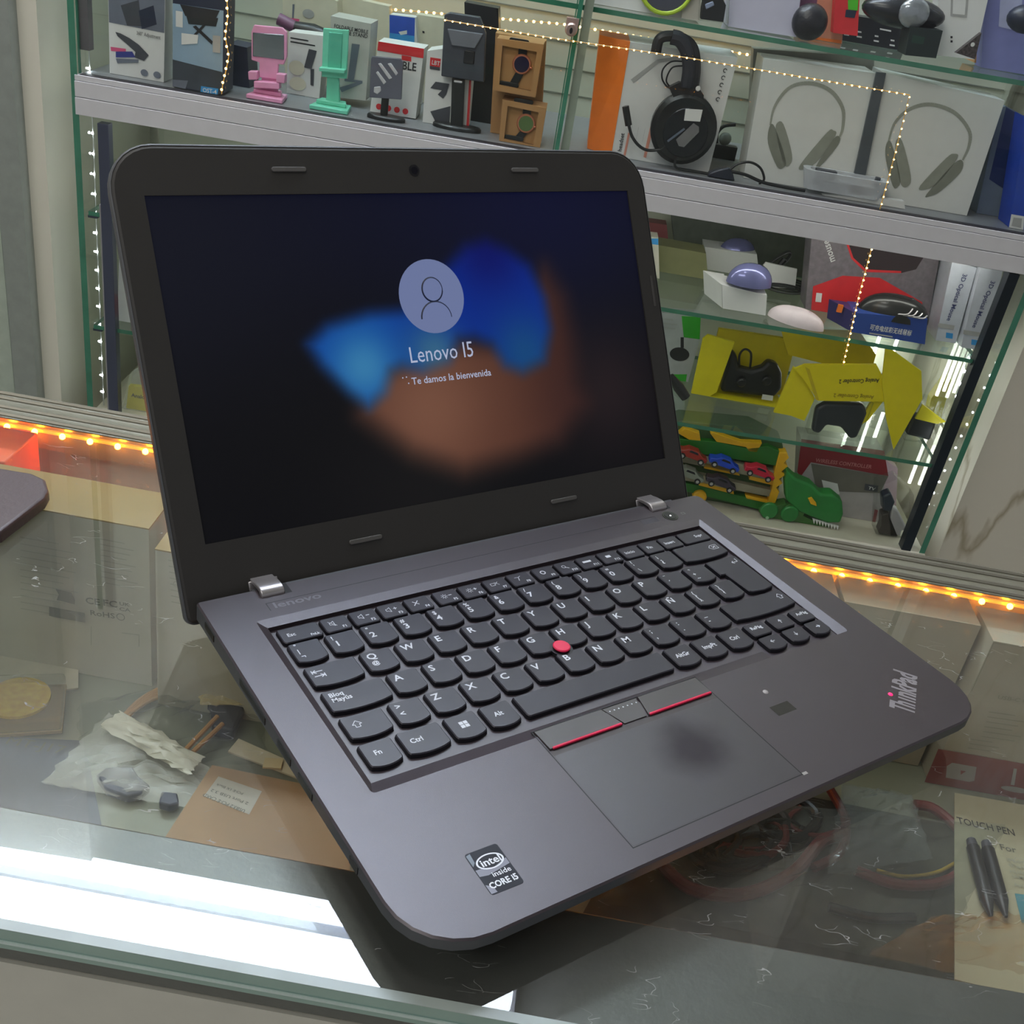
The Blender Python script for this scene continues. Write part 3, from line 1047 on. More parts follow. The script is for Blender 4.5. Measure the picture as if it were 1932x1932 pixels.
def sd(p, P):
    n_ = len(P)
    d2, ins = 1e18, False
    for i in range(n_):
        ax, ay = P[i]
        bx, by = P[(i + 1) % n_]
        ex_, ey_ = bx - ax, by - ay
        t_ = max(0, min(1, ((p[0] - ax) * ex_ + (p[1] - ay) * ey_) / (ex_ * ex_ + ey_ * ey_)))
        d2 = min(d2, (p[0] - ax - ex_ * t_) ** 2 + (p[1] - ay - ey_ * t_) ** 2)
        if (ay > p[1]) != (by > p[1]) and p[0] < (bx - ax) * (p[1] - ay) / (by - ay) + ax:
            ins = not ins
    return -math.sqrt(d2) if ins else math.sqrt(d2)


def sst(a, b_, x):
    x = max(0, min(1, (x - a) / (b_ - a)))
    return x * x * (3 - 2 * x)


def mixc(a, b_, t_):
    return tuple(x + (y - x) * t_ for x, y in zip(a, b_))


def gz(p, c, r):
    return math.exp(-((p[0] - c[0]) ** 2 + (p[1] - c[1]) ** 2) / (r * r))


def picture(s, v):
    p = (s, v)
    c = mixc((4, 4, 6), (6, 9, 30), sst(40, 174, v))
    c = mixc(c, (8, 12, 52), 0.6 * gz(p, (240, 172), 90))
    c = mixc(c, (18, 20, 30), 0.7 * gz(p, (0, 150), 80))  # grey haze over the upper left put into the picture colours
    c = mixc(c, (40, 28, 30), 0.8 * gz(p, (270, 50), 42))
    c = mixc(c, (30, 28, 26), 0.5 * gz(p, (130, 10), 60))
    w = sst(14, -12, sd(p, BRN))
    cb = mixc((86, 52, 40), (122, 82, 64), gz(p, (140, 52), 42))
    cb = mixc(cb, (60, 34, 30), sst(190, 250, s))
    c = mixc(c, cb, w)
    d = sd(p, BLUE)
    w = sst(7, -7, d)
    cc = mixc((0, 42, 138), (8, 70, 156), sst(165, 110, s))
    cc = mixc(cc, (56, 128, 178), gz(p, (104, 80), 20))
    cc = mixc(cc, (60, 110, 140), 0.9 * gz(p, (150, 84), 18))
    cc = mixc(cc, (3, 10, 92), 0.85 * gz(p, (196, 142), 26))
    cc = mixc(cc, (18, 76, 128), 0.9 * gz(p, (212, 78), 24))
    c = mixc(c, cc, w)
    return c


SCRM = bpy.data.materials.new('lit_screen')
SCRM.use_nodes = True
N_, L_ = SCRM.node_tree.nodes, SCRM.node_tree.links
pb = N_['Principled BSDF']
at_ = N_.new('ShaderNodeAttribute')
at_.attribute_name = 'picture'
pb.inputs['Base Color'].default_value = (0.008, 0.008, 0.01, 1)
pb.inputs['Roughness'].default_value = 0.45
pb.inputs['Specular IOR Level'].default_value = 0.12
L_.new(at_.outputs['Color'], pb.inputs['Emission Color'])
pb.inputs['Emission Strength'].default_value = 0.82
NX, NY = 150, 86
me = bpy.data.meshes.new('screen')
vs = [LX @ Vector((11.4 + 309.8 * i / NX, 28.2 + 175.3 * j / NY, -1.0)) * 1.0 for j in range(NY + 1) for i in range(NX + 1)]
fs = [(j * (NX + 1) + i, j * (NX + 1) + i + 1, (j + 1) * (NX + 1) + i + 1, (j + 1) * (NX + 1) + i) for j in range(NY) for i in range(NX)]
me.from_pydata([tuple(v * S) for v in vs], [], fs)
ca = me.color_attributes.new('picture', 'FLOAT_COLOR', 'POINT')
k = 0
for j in range(NY + 1):
    for i in range(NX + 1):
        ca.data[k].color = lin(picture(309.4 * i / NX, 174 * j / NY)) + (1,)
        k += 1
me.materials.append(SCRM)
scr = bpy.data.objects.new('screen', me)
COL.objects.link(scr)
scr.parent = LAP
UIW = mat('screen_white', (178, 186, 214), 0.5, emit=0.85, var=0)
UIC = mat('screen_circle', (128, 142, 190), 0.5, emit=0.62, var=0)
UID = mat('screen_dark', (22, 38, 84), 0.5, emit=0.25, var=0)
for mm in (UIW, UIC, UID):
    mm.node_tree.nodes['Principled BSDF'].inputs['Base Color'].default_value = (0, 0, 0, 1)
    for l_ in list(mm.node_tree.links):
        if l_.to_socket.name == 'Base Color':
            mm.node_tree.links.remove(l_)
b = MB(S)
SX, SY = 11.9, 28.7
b.prism([(SX + 153.2 + 21.2 * math.cos(a * PI / 24), SY + 116 + 21.2 * math.sin(a * PI / 24)) for a in range(48)], -0.99, -0.93, UIC)
ci = [(SX + 154.0 + 6.7 * math.cos(a * PI / 16), SY + 119.8 + 7.0 * math.sin(a * PI / 16), -0.88) for a in range(32)]
b.tube(ci, 0.66, UID, 6, closed=True, flat=0.3)
b.tube([(SX + 154.2 + 10 * math.cos(a * PI / 16), SY + 103.4 + 9.6 * math.sin(a * PI / 16), -0.88) for a in range(0, 17)], 0.66, UID, 6, flat=0.3)
b.text('Lenovo I5', 13.0, (SX + 132.2, SY + 79.4, -0.9), UIW, width=42.0)
b.text('Te damos la bienvenida', 5.6, (SX + 131.5, SY + 67.2, -0.9), UIW, bold=0.01, width=53.5)
for u, v in ((126.2, 71.6), (128.6, 71.8), (129.4, 68.2)):
    b.disc((SX + u, SY + v, -0.9), 0.42, 0.03, UIW, 8)
b.build('welcome_message', scr, X=LX, smooth=False)
# ------------------------------------------------------------------ tall glass display cabinet behind the counter
CB = thing('display_cabinet', 'white framed glass display cabinet stocked with boxed phone accessories behind the counter', 'cabinet', cabX(0.15, 1.15, FLZ), YAW)
XC = Matrix.Translation((-0.15, -1.15, -FLZ))
X0, X1 = -0.548, 0.864
YB_ = 1.50
POSTD = mat('slate_post', (78, 82, 100), 0.3, metal=0.4, var=0.10, scale=8)
POSTR = mat('dark_post', (30, 38, 46), 0.3, metal=0.3, var=0.2, scale=8)
b = MB()
b.box(X0, X1, YB_, YB_ + 0.01, -0.52, 0.9, mat('cabinet_back', (188, 192, 176), 0.5, var=0.05, scale=9))
for z in (0.06, 0.10, 0.14, 0.18):
    b.box(X0 + 0.01, X1 - 0.01, YB_ - 0.0015, YB_, z, z + 0.002, mat('slat_gap', (120, 124, 112), 0.6))
b.build('back_panel', CB, X=XC)
LBAR = mat('lit_bar', (250, 250, 240), 0.5, emit=16, var=0)
for z in (-0.0272,):  # hidden fill bar added behind the rail to brighten the lower cabinet
    b = MB()
    b.box(X0 + 0.06, 0.80, 1.1755 if z < 0 else 1.19, 1.1835 if z < 0 else 1.198, z - 0.0022, z, LBAR)
    b.build('glow_bar', CB, X=XC)
for x_, y_, z0_, z1_ in ((0.800, 1.44, -0.336, -0.185), (0.778, 1.47, -0.336, -0.185), (0.806, 1.40, -0.50, -0.37)):  # glowing bars built in place of mirrored tube streaks
    b = MB()
    b.box(x_, x_ + 0.005, y_, y_ + 0.004, z0_, z1_, LBAR)
    b.build('glow_bar', CB, X=XC)
b = MB()
b.box(X0, X1, 1.146, YB_, -0.95, -0.507, mat('cabinet_plinth', (196, 190, 172), 0.45, var=0.03))
b.build('plinth', CB, X=XC)
for x, nm in ((X0, 'side_panel'), (X1 - 0.0095, 'side_panel')):
    b = MB()
    vs = [(x, 1.15, -0.507), (x + 0.0095, 1.15, -0.507), (x + 0.0095, YB_, -0.507), (x, YB_, -0.507), (x, 1.15, 0.9), (x + 0.0095, 1.15, 0.9), (x + 0.0095, YB_, 0.9), (x, YB_, 0.9)]
    b.add(vs, [(1, 2, 6, 5), (3, 0, 4, 7)], PANE)
    b.add(vs, [(0, 1, 5, 4)], GREENEDGE)
    b.build(nm, CB, X=XC, smooth=False)
b = MB()
b.box(X0 + 0.006, X1, 1.146, 1.172, -0.024, -0.0005, WHITE)
b.box(X0 + 0.006, X1, 1.147, 1.172, 0.0005, 0.0215, WHITE)
b.box(X0 + 0.006, X1, 1.1485, 1.172, 0.0222, 0.0295, WHITE)
b.box(X0 + 0.007, X1, 1.150, 1.171, -0.022, 0.029, mat('rail_groove', (120, 118, 120), 0.5))
b.box(X0 + 0.012, X1, 1.152, 1.166, 0.0295, 0.0306, mat('black_gasket', (40, 38, 42), 0.6))
b.build('cross_rail', CB, X=XC, bevel=0.0004)
b = MB()
b.box(X0 + 0.01, X1 - 0.01, 1.170, YB_, 0.018, 0.0295, mat('grey_compartment_floor', (128, 130, 134), 0.35, var=0.04))
b.build('compartment_floor', CB, X=XC)
for z in (0.225, -0.165, -0.347):
    b = MB()
    x0, x1, y0, y1, z0, z1 = X0 + 0.013, X1 - 0.028, 1.176, 1.47, z - 0.0065, z
    if z < 0:
        x1, y0 = 0.835, 1.158
    vs = [(x0, y0, z0), (x1, y0, z0), (x1, y1, z0), (x0, y1, z0), (x0, y0, z1), (x1, y0, z1), (x1, y1, z1), (x0, y1, z1)]
    b.add(vs, [(0, 3, 2, 1), (4, 5, 6, 7)], SHELFG)
    b.add(vs, [(0, 1, 5, 4), (1, 2, 6, 5), (2, 3, 7, 6), (3, 0, 4, 7)], GREENEDGE)
    b.build('glass_shelf', CB, X=XC, smooth=False)
    for xx in (x0 - 0.002, x1 - 0.012):
        b = MB()
        b.box(xx, xx + 0.014, y0 + 0.002, y0 + 0.012, z0 - 0.004, z0, POSTD)
        b.build('shelf_bracket', CB, X=XC)
b = MB()
b.box(-0.513, -0.497, 1.150, 1.166, -0.507, -0.032, POSTD)
b.box(-0.5155, -0.513, 1.151, 1.156, -0.507, -0.15, SILV)
b.build('post', CB, X=XC, bevel=0.0006)
b = MB()
b.box(-0.537, -0.524, 1.160, 1.176, 0.062, 0.9, mat('short_grey_post', (104, 100, 104), 0.4, metal=0.3, var=0.1, scale=20))
b.build('post', CB, X=XC)
b = MB()
b.box(0.824, 0.840, 1.150, 1.170, -0.507, -0.026, POSTR)
b.build('post', CB, X=XC, bevel=0.0006)


def pane(x0, x1, y, z0, z1, edges=True):
    b = MB()
    b.flat([(x0, y, z0), (x1, y, z0), (x1, y, z1), (x0, y, z1)], PANE)
    if edges:
        b.box(x1 - 0.0015, x1, y - 0.003, y + 0.003, z0, z1, GREENEDGE)
        b.box(x0, x0 + 0.0015, y - 0.003, y + 0.003, z0, z1, GREENEDGE)
    return b.build('glass_door', CB, X=XC, smooth=False)


pane(-0.538, 0.147, 1.157, 0.031, 0.60)
pane(0.139, 0.853, 1.164, 0.031, 0.60)
pane(-0.496, 0.823, 1.1535, -0.505, -0.026, False)
b = MB()
b.box(0.1415, 0.1475, 1.1535, 1.158, 0.033, 0.6, GREENEDGE)
b.box(0.1500, 0.1620, 1.1645, 1.167, 0.033, 0.6, mat('grey_green_edge', (150, 160, 146), 0.3))
b.build('door_edge', CB, X=XC)
p = cabp(1078, 55, 1.150)
b = MB()
b.disc((p.x, 1.156, p.z), 0.0085, -0.016, mat('lock_metal', (185, 160, 150), 0.3, metal=0.7), 20, 'y', inset=0.002)
b.box(p.x - 0.0085, p.x + 0.0085, 1.148, 1.157, p.z, p.z + 0.014, MATS['lock_metal'])
b.disc((p.x, 1.140, p.z - 0.001), 0.0022, -0.0006, BLK, 10, 'y', ry=0.004)
b.build('lock', CB, X=XC, bevel=0.001)


def cab_strip(label, pts_px, Y, spacing, r, mt, name='light_strip', group=None):
    P = [cabp(x, y, Y) for x, y in pts_px]
    W = [cabX(*q) for q in P]
    o = thing(name, label, 'light strip', W[-1], 0, group)
    pts = [W[0] - W[-1]]
    acc = 0.0
    for i in range(len(W) - 1):
        a, c = W[i], W[i + 1]
        L = (c - a).length
        s = spacing - acc
        while s < L:
            pts.append(a + (c - a) * (s / L) - W[-1])
            s += spacing
        acc = L - (s - spacing)
    off = CY * -0.0025
    me0 = None
    for p in pts:
        if me0 is None:
            b = MB()
            b.ell((0, 0, 0), (r, r, r), mt, 8, 6)
            me0 = b.build('bulb', o, loc=p + off)
        else:
            c = me0.copy()
            COL.objects.link(c)
            c.parent = o
            c.location = p + off
    b = MB()
    b.tube([w - W[-1] for w in W], 0.0008, mat('strip_wire_' + mt.name, (176, 150, 90) if mt is WARM else (176, 180, 176), 0.4), 6)
    b.build('tape', o)
    return o


cab_strip('warm light string hanging beside the dark box on the cabinet, above the rail', [(427, -30), (430, 30), (425, 70), (432, 105), (425, 140), (420, 160), (418, 178)], 1.1515, 0.0098, 0.0017, WARM)
cab_strip('warm light string down between the headphone boxes, its run across the glass standing in for mirrored lamps', [(840, 38), (1030, 70), (1290, 108), (1500, 143), (1716, 179), (1690, 285), (1660, 395)], 1.1505, 0.0103, 0.0011, WARM)  # the run across the glass puts a lamp reflection in as bulbs
cab_strip('warm light string hanging down in front of the blue mouse box', [(1644, 470), (1620, 560), (1590, 690)], 1.1505, 0.0092, 0.0014, WARM)
cab_strip('warm light strip along the back of the upper compartment', [(560, -4), (700, 14), (1060, 45), (1430, 106)], 1.48, 0.0125, 0.0022, WARM)
cab_strip('cool light strip standing at the left end of the cabinet', [(163, 0), (176, 260), (183, 450), (196, 765)], 1.19, 0.030, 0.0018, COOL)
cab_strip('cool light strip standing in the right rear corner of the lower cabinet', [(1838, 560), (1772, 760), (1700, 1010)], 1.44, 0.017, 0.0026, COOL)
cab_strip('cool light strip standing by the dark right post of the cabinet', [(1850, 600), (1790, 790), (1722, 1010)], 1.22, 0.022, 0.0020, COOL)

# ------------------------------------------------------------------ goods: helpers


class Face:
    """upright plane of a thing's front; pixels of the photo map to its own x (right) and z (up)"""

    def __init__(s, px, py, z, yaw=0.0, ymin=1.172, Y=None):
        s.rz = YAW + math.radians(yaw)
        s.u = Vector((math.cos(s.rz), math.sin(s.rz), 0))
        s.n = Vector((-math.sin(s.rz), math.cos(s.rz), 0))
        P = at(px, py, z)
        if Y is None and ymin is not None and P.dot(CY) < ymin:
            Y = ymin
        if Y is not None:
            q = cabp(px, py, Y)
            P = cabX(q.x, q.y, z)
        s.P = P
        s.zmax = {0.03: 0.184, -0.1645: 0.1335, -0.3465: 0.170, -0.5065: 0.147}.get(round(z, 4), 9.0)

    def l(s, px, py, off=0.0):
        d = ray(px, py)
        X = CAM + d * (((s.P + s.n * off - CAM).dot(s.n)) / d.dot(s.n)) - s.P
        return (X.dot(s.u), X.z)

    def pp(s, pts, off=0.0, ground=True):
        r = [s.l(x, y, off) for x, y in pts]
        return [(x, min(max(z, 0.0), s.zmax)) for x, z in r]


def decs(b, F, ds, y=0.0):
    for k, d in enumerate(ds):
        yy = y - 0.0005 - 0.00012 * k
        if d[0] == 't':      # ('t', text, start, end, height px, material)
            a, c = F.l(*d[2]), F.l(*d[3])
            v = Vector((c[0] - a[0], 0, c[1] - a[1]))
            L = v.length
            pxl = math.hypot(d[3][0] - d[2][0], d[3][1] - d[2][1])
            e = v.normalized()
            b.text(d[1], d[4] * L / pxl * 1.35, (a[0], yy, a[1]), d[5], e, (-e.z, 0, e.x), bold=0.015, width=L)
        elif d[0] == 'e':    # ('e', centre, rx px, ry px, material)
            c = F.l(*d[1])
            k_ = abs(F.l(d[1][0] + 10, d[1][1])[0] - c[0]) / 10
            b.flat([(c[0] + d[2] * k_ * math.cos(a * PI / 10), yy, c[1] + d[3] * k_ * math.sin(a * PI / 10)) for a in range(20)], d[4])
        elif d[0] == 'r':    # ring ('r', centre, r px, width px, material, a0, a1)
            c = F.l(*d[1])
            k_ = abs(F.l(d[1][0] + 10, d[1][1])[0] - c[0]) / 10
            a0, a1 = (d[5], d[6]) if len(d) > 5 else (0, 360)
            n_ = 20
            for i in range(n_):
                t0, t1 = [math.radians(a0 + (a1 - a0) * (i + j) / n_) for j in (0, 1)]
                q = [(c[0] + rr * k_ * math.cos(t_), yy, c[1] + rr * k_ * math.sin(t_)) for rr, t_ in ((d[2], t0), (d[2], t1), (d[2] - d[3], t1), (d[2] - d[3], t0))]
                b.flat(q, d[4])
        else:                # (material, polygon px)
            b.flat([(x, yy, z) for x, z in F.pp(d[1])], d[0])


def carton(name, label, cat, F, poly, depth, mt, ds=(), group=None, bevel=0.0008, parts=None):
    b = MB()
    b.prism(F.pp(poly), 0, depth, mt, 'y')
    decs(b, F, ds)
    o = b.build(name, loc=F.P, rz=F.rz, smooth=False)
    return tag(o, label, cat, group)


def line_rows(a, c, n, step, w=2.0, mt=None, k=0.9):
    """rows of fine print as thin bars: a..c first row in px, n rows, step px down"""
    out = []
    for i in range(n):
        e = k * (0.65 + 0.35 * ((i * 37) % 10) / 10)
        x0, y0 = a[0] + step[0] * i, a[1] + step[1] * i
        x1, y1 = x0 + (c[0] - a[0]) * e, y0 + (c[1] - a[1]) * e
        out.append((mt or GREYINK, [(x0, y0), (x1, y1), (x1, y1 + w), (x0, y0 + w)]))
    return out


ZU, ZT, ZB_, ZC_, ZD = 0.0300, 0.2255, -0.1645, -0.3465, -0.5065
PINK = mat('pink_plastic', (232, 160, 200), 0.4)
MINT = mat('mint_plastic', (118, 216, 186), 0.4)
SKY = mat('print_sky', (142, 168, 190), 0.4, var=0.12, scale=20)
NAVY = mat('navy_card', (38, 44, 66), 0.45)
GREYP = mat('print_grey', (110, 116, 130), 0.4, var=0.15, scale=25)
REDP = mat('print_red', (214, 48, 54), 0.45)
CREAM = mat('cream_card', (214, 208, 186), 0.55, var=0.04)
KRAFT = mat('kraft_card', (176, 132, 84), 0.7, var=0.06, scale=25)
KRAFTD = mat('kraft_inside', (128, 92, 56), 0.75)
MIRR = mat('mirror_face', (150, 156, 166), 0.12, metal=0.85, var=0.05)
PEACH = mat('rose_metal', (220, 140, 110), 0.3, metal=0.7)
ORANGE = mat('orange_card', (232, 118, 36), 0.5, var=0.05)
PALEG = mat('pale_grey_print', (170, 170, 168), 0.5)
BLUEP = mat('print_blue', (44, 84, 190), 0.45)
LBLUE = mat('print_light_blue', (60, 150, 215), 0.4)

# ---- upper compartment, left door
F = Face(207, 138, ZU)
carton('tripod_box', 'white clip stand box printed with a laptop clamp, leftmost in the cabinet', 'box', F, [(207, 138), (309, 157), (313, -40), (203, -55)], 0.05, LWHITE,
       [(GREYP, [(206, 42), (310, 62), (312, -38), (204, -52)]), (DGREY, [(228, 10), (262, 0), (268, 50), (240, 48)]), (NAVY, [(262, 20), (290, 10), (296, 46), (268, 55)]),
        (DGREY, [(218, 60), (228, 63), (245, 72), (262, 84), (281, 104), (272, 115), (254, 108), (256, 98), (243, 86), (222, 68)]), (mat('print_pink', (214, 86, 130), 0.5), [(209, 88), (238, 92), (238, 98), (210, 96)]),
        (mat('print_deep_blue', (52, 60, 140), 0.5), [(219, 97), (250, 97), (256, 108), (219, 108)]), (GREYP, [(219, 110), (262, 112), (262, 118), (222, 119)]), ('t', '360° Adjustment', (258, 65), (303, 74), 7, GREYINK),
        ('e', (273, 137), 7, 6, GREYP), ('e', (297, 141), 7, 6, GREYP)])
F = Face(327, 165, ZU)
carton('holder_box', 'blue windscreen phone holder box with a road picture and blue tag', 'box', F, [(326, 163), (413, 180), (422, 176), (427, -40), (326, -55)], 0.045, NAVY,
       [(SKY, [(326, 6), (422, 20), (420, 140), (326, 118)]), (mat('print_road', (60, 66, 76), 0.5, var=0.2, scale=40), [(326, 112), (420, 136), (419, 172), (413, 178), (326, 160)]),
        (GREYP, [(326, 150), (355, 152), (350, 168), (326, 162)]), (LWHITE, [(332, 20), (345, 22), (345, 52), (332, 50)]), (INK, [(340, 8), (415, 20), (408, 34), (350, 30)]), (INK, [(352, 30), (412, 34), (408, 50), (356, 45)]),
        (INK, [(370, 48), (402, 78), (400, 84), (364, 50)]), (INK, [(388, 48), (360, 78), (357, 74), (384, 46)]), (LWHITE, [(343, 62), (375, 66), (373, 82), (343, 84)]), (PALEG, [(402, 66), (417, 68), (416, 100), (402, 98)]),
        (LBLUE, [(380, 162), (413, 167), (411, 178), (379, 173)]), ('t', 'OST-4', (383, 173), (409, 177), 8, LWHITE)])
F = Face(440, 182, ZU, Y=1.26)
carton('dark_case', 'matte black box behind the hanging light string, left of the pink phone stand', 'box', F, [(428, 260), (468, 270), (466, 90), (430, 82)], 0.05, NAVY)


def stand(name, label, Fp, mt, plate, inner, imat, neck, arms, foot, group=None, th=0.006):
    t = thing(name, label, 'phone stand', Fp.P, Fp.rz, group)
    b = MB()
    b.prism(Fp.pp(plate), 0.006, 0.006 + th, mt, 'y')
    if inner:
        b.prism(Fp.pp(inner), 0.0045, 0.0062, imat, 'y')
    b.build('cradle', t, bevel=0.001)
    for a in arms:
        b = MB()
        b.prism(Fp.pp(a), -0.004, 0.010, mt, 'y')
        b.build('arm', t, bevel=0.0012)
    b = MB()
    b.prism(Fp.pp(neck), 0.010, 0.018, mt, 'y')
    b.build('neck', t, bevel=0.001)
    b = MB()
    f = Fp.pp(foot, ground=False)
    xs = [q[0] for q in f]
    zs = max(q[1] for q in f)
    b.prism([(min(xs), -0.012), (max(xs), -0.012), (max(xs) - 0.004, 0.034), (min(xs) + 0.004, 0.034)], 0.0, 0.006, mt, 'z')
    b.prism([(min(xs) + 0.006, 0.004), (max(xs) - 0.006, 0.004), (max(xs) - 0.01, 0.024), (min(xs) + 0.01, 0.024)], 0.006, max(zs, 0.012), mt, 'z')
    b.build('foot', t, bevel=0.0012)
    return t


F = Face(502, 196, ZU, ymin=1.196)
stand('phone_stand', 'pink folding phone stand with a mirror plate', F, PINK,
      [(472, 60), (477, 48), (530, 53), (539, 62), (539, 108), (533, 123), (523, 122), (521, 151), (487, 147), (487, 119), (472, 114)], [(475, 62), (534, 66), (534, 114), (475, 107)], MIRR,
      [(491, 140), (518, 143), (522, 185), (486, 182)], [[(469, 134), (486, 134), (486, 150), (470, 150)], [(522, 138), (539, 140), (538, 157), (522, 155)], [(480, 152), (528, 156), (528, 168), (480, 165)]],
      [(468, 190), (536, 204), (536, 178), (470, 172)])
F = Face(560, 184, ZU, Y=1.27)
carton('stand_box', 'white box with a dark phone picture between the pink and mint stands', 'box', F, [(540, 184), (602, 191), (612, 68), (545, 60)], 0.04, LWHITE,
       line_rows((548, 70), (606, 80), 2, (0, 7), 2.5, INK) + [('e', (560, 128), 15, 13, CREAM), ('e', (562, 158), 16, 12, CREAM), (DGREY, [(583, 92), (598, 96), (588, 130), (574, 127)]), (DGREY, [(586, 130), (593, 130), (592, 162), (586, 160)])] + line_rows((548, 176), (595, 184), 1, (0, 5), 3))
F = Face(620, 217, ZU, ymin=1.196)
stand('phone_stand', 'mint green folding phone stand', F, MINT,
      [(608, 54), (656, 58), (652, 150), (605, 146)], [(619, 61), (645, 64), (642, 132), (617, 129)], mat('mint_recess', (88, 186, 158), 0.5),
      [(614, 145), (636, 147), (638, 198), (612, 195)], [[(603, 126), (652, 131), (651, 139), (603, 134)]], [(586, 213), (658, 226), (658, 200), (600, 190)])
F = Face(660, 186, ZU, Y=1.25)
carton('stand_box', 'pale grey foldable stand box with printed lettering behind the mint stand', 'box', F, [(622, 182), (690, 190), (700, 45), (624, 30)], 0.06, mat('silver_card', (190, 190, 184), 0.4, var=0.05),
       [('t', 'FOLDABLE MOBILE', (630, 52), (694, 64), 7, INK), ('t', 'PHONE STAND', (634, 62), (693, 72), 7, INK), (GREYP, [(664, 82), (679, 84), (668, 150), (656, 150)]), (GREYP, [(640, 165), (684, 152), (684, 157), (645, 174)]), (GREYP, [(650, 148), (682, 152), (680, 156), (650, 153)])])
F = Face(740, 218, ZU)
carton('holder_box', 'red topped white box with bold black letters behind the small grey holder', 'box', F, [(698, 210), (784, 224), (800, 92), (714, 78)], 0.05, LWHITE,
       [(REDP, [(714, 78), (800, 92), (799, 110), (712, 95)]), (REDP, [(758, 104), (776, 107), (776, 116), (758, 113)]), ('t', 'FLEXIBLE', (716, 124), (784, 134), 15, INK)] +
       [('e', (x, y), 5.5, 5.5, REDP) for x, y in ((715, 201), (733, 204), (749, 207), (765, 210))])
F = Face(727, 229, ZU, ymin=1.190)
t = thing('phone_holder', 'small grey round based phone holder before the red topped box', 'phone holder', F.P, F.rz)
b = MB()
pl = [(702, 106), (756, 111), (760, 118), (757, 188), (697, 184), (700, 112)]
b.prism(F.pp(pl), 0.0, 0.006, mat('holder_grey', (100, 102, 116), 0.4), 'y')
SLOT = mat('slot_white', (200, 200, 205), 0.4)
for q in ([(713, 120), (719, 119), (740, 147), (734, 150)], [(709, 137), (713, 134), (729, 155), (724, 160)], [(731, 120), (738, 119), (751, 138), (747, 143)]):
    b.prism(F.pp(q), -0.0008, 0.001, SLOT, 'y')
b.prism(F.pp([(706, 164), (718, 163), (719, 172), (712, 178), (705, 174)]), -0.0008, 0.001, SLOT, 'y')
b.build('plate', t, bevel=0.0008)
b = MB()
c0, c1 = F.l(725, 186), F.l(725, 226)
b.tube([(c0[0], 0.010, c0[1]), (c0[0], 0.010, 0.004)], 0.0055, BLK, 12)
b.build('stem', t)
b = MB()
b.disc((c1[0] + 0.001, 0.010, 0), 0.028, 0.006, BLK, 24, ry=0.014, inset=0.002)
b.build('base', t)
F = Face(840, 240, ZU, Y=1.226)
carton('holder_box', 'white box with a small red badge behind the black phone holder', 'box', F, [(797, 233), (880, 250), (892, 112), (850, 90), (806, 96)], 0.05, LWHITE,
       [(REDP, [(812, 108), (832, 111), (830, 127), (811, 124)]), (DGREY, [(811, 124), (830, 127), (830, 133), (811, 130)]), ('t', 'LBT', (814, 121), (829, 124), 8, LWHITE),
        (DGREY, [(822, 154), (848, 158), (842, 178), (836, 186), (826, 178), (834, 170), (822, 168), (812, 166)]), (DGREY, [(812, 210), (850, 200), (848, 234), (822, 230)]), (REDP, [(886, 140), (891, 120), (884, 249), (879, 249)])])
F = Face(860, 246, ZU, ymin=1.190)
t = thing('phone_holder', 'tall black phone holder with a wide angled head left of the cardboard watch boxes', 'phone holder', F.P, F.rz)
b = MB()
b.prism(F.pp([(838, 28), (848, 24), (905, 33), (916, 64), (913, 156), (872, 150), (832, 144)]), 0.002, 0.016, mat('charcoal_plastic', (66, 70, 80), 0.45), 'y')
b.prism(F.pp([(844, 54), (912, 64), (896, 92), (852, 86)]), -0.001, 0.003, mat('grey_pad', (112, 116, 126), 0.5), 'y')
b.prism(F.pp([(876, 94), (896, 97), (894, 122), (874, 119)]), 0.0, 0.0025, BLK, 'y')
b.build('head', t, bevel=0.0015)
b = MB()
b.prism(F.pp([(852, 148), (876, 151), (872, 244), (849, 240)]), 0.004, 0.014, BLK, 'y')
b.prism(F.pp([(856, 152), (872, 154), (871, 158), (856, 156)]), 0.0025, 0.005, SLOT, 'y')
b.build('stem', t, bevel=0.001)
b = MB()
b.disc((0, 0.012, 0), 0.036, 0.006, BLK, 24, ry=0.018, inset=0.002)
b.build('base', t)
F = Face(900, 110, ZU, Y=1.30)
carton('dark_case', 'black square case standing behind the tall black phone holder', 'case', F, [(874, 300), (935, 310), (940, 16), (876, 4)], 0.04, BLK)


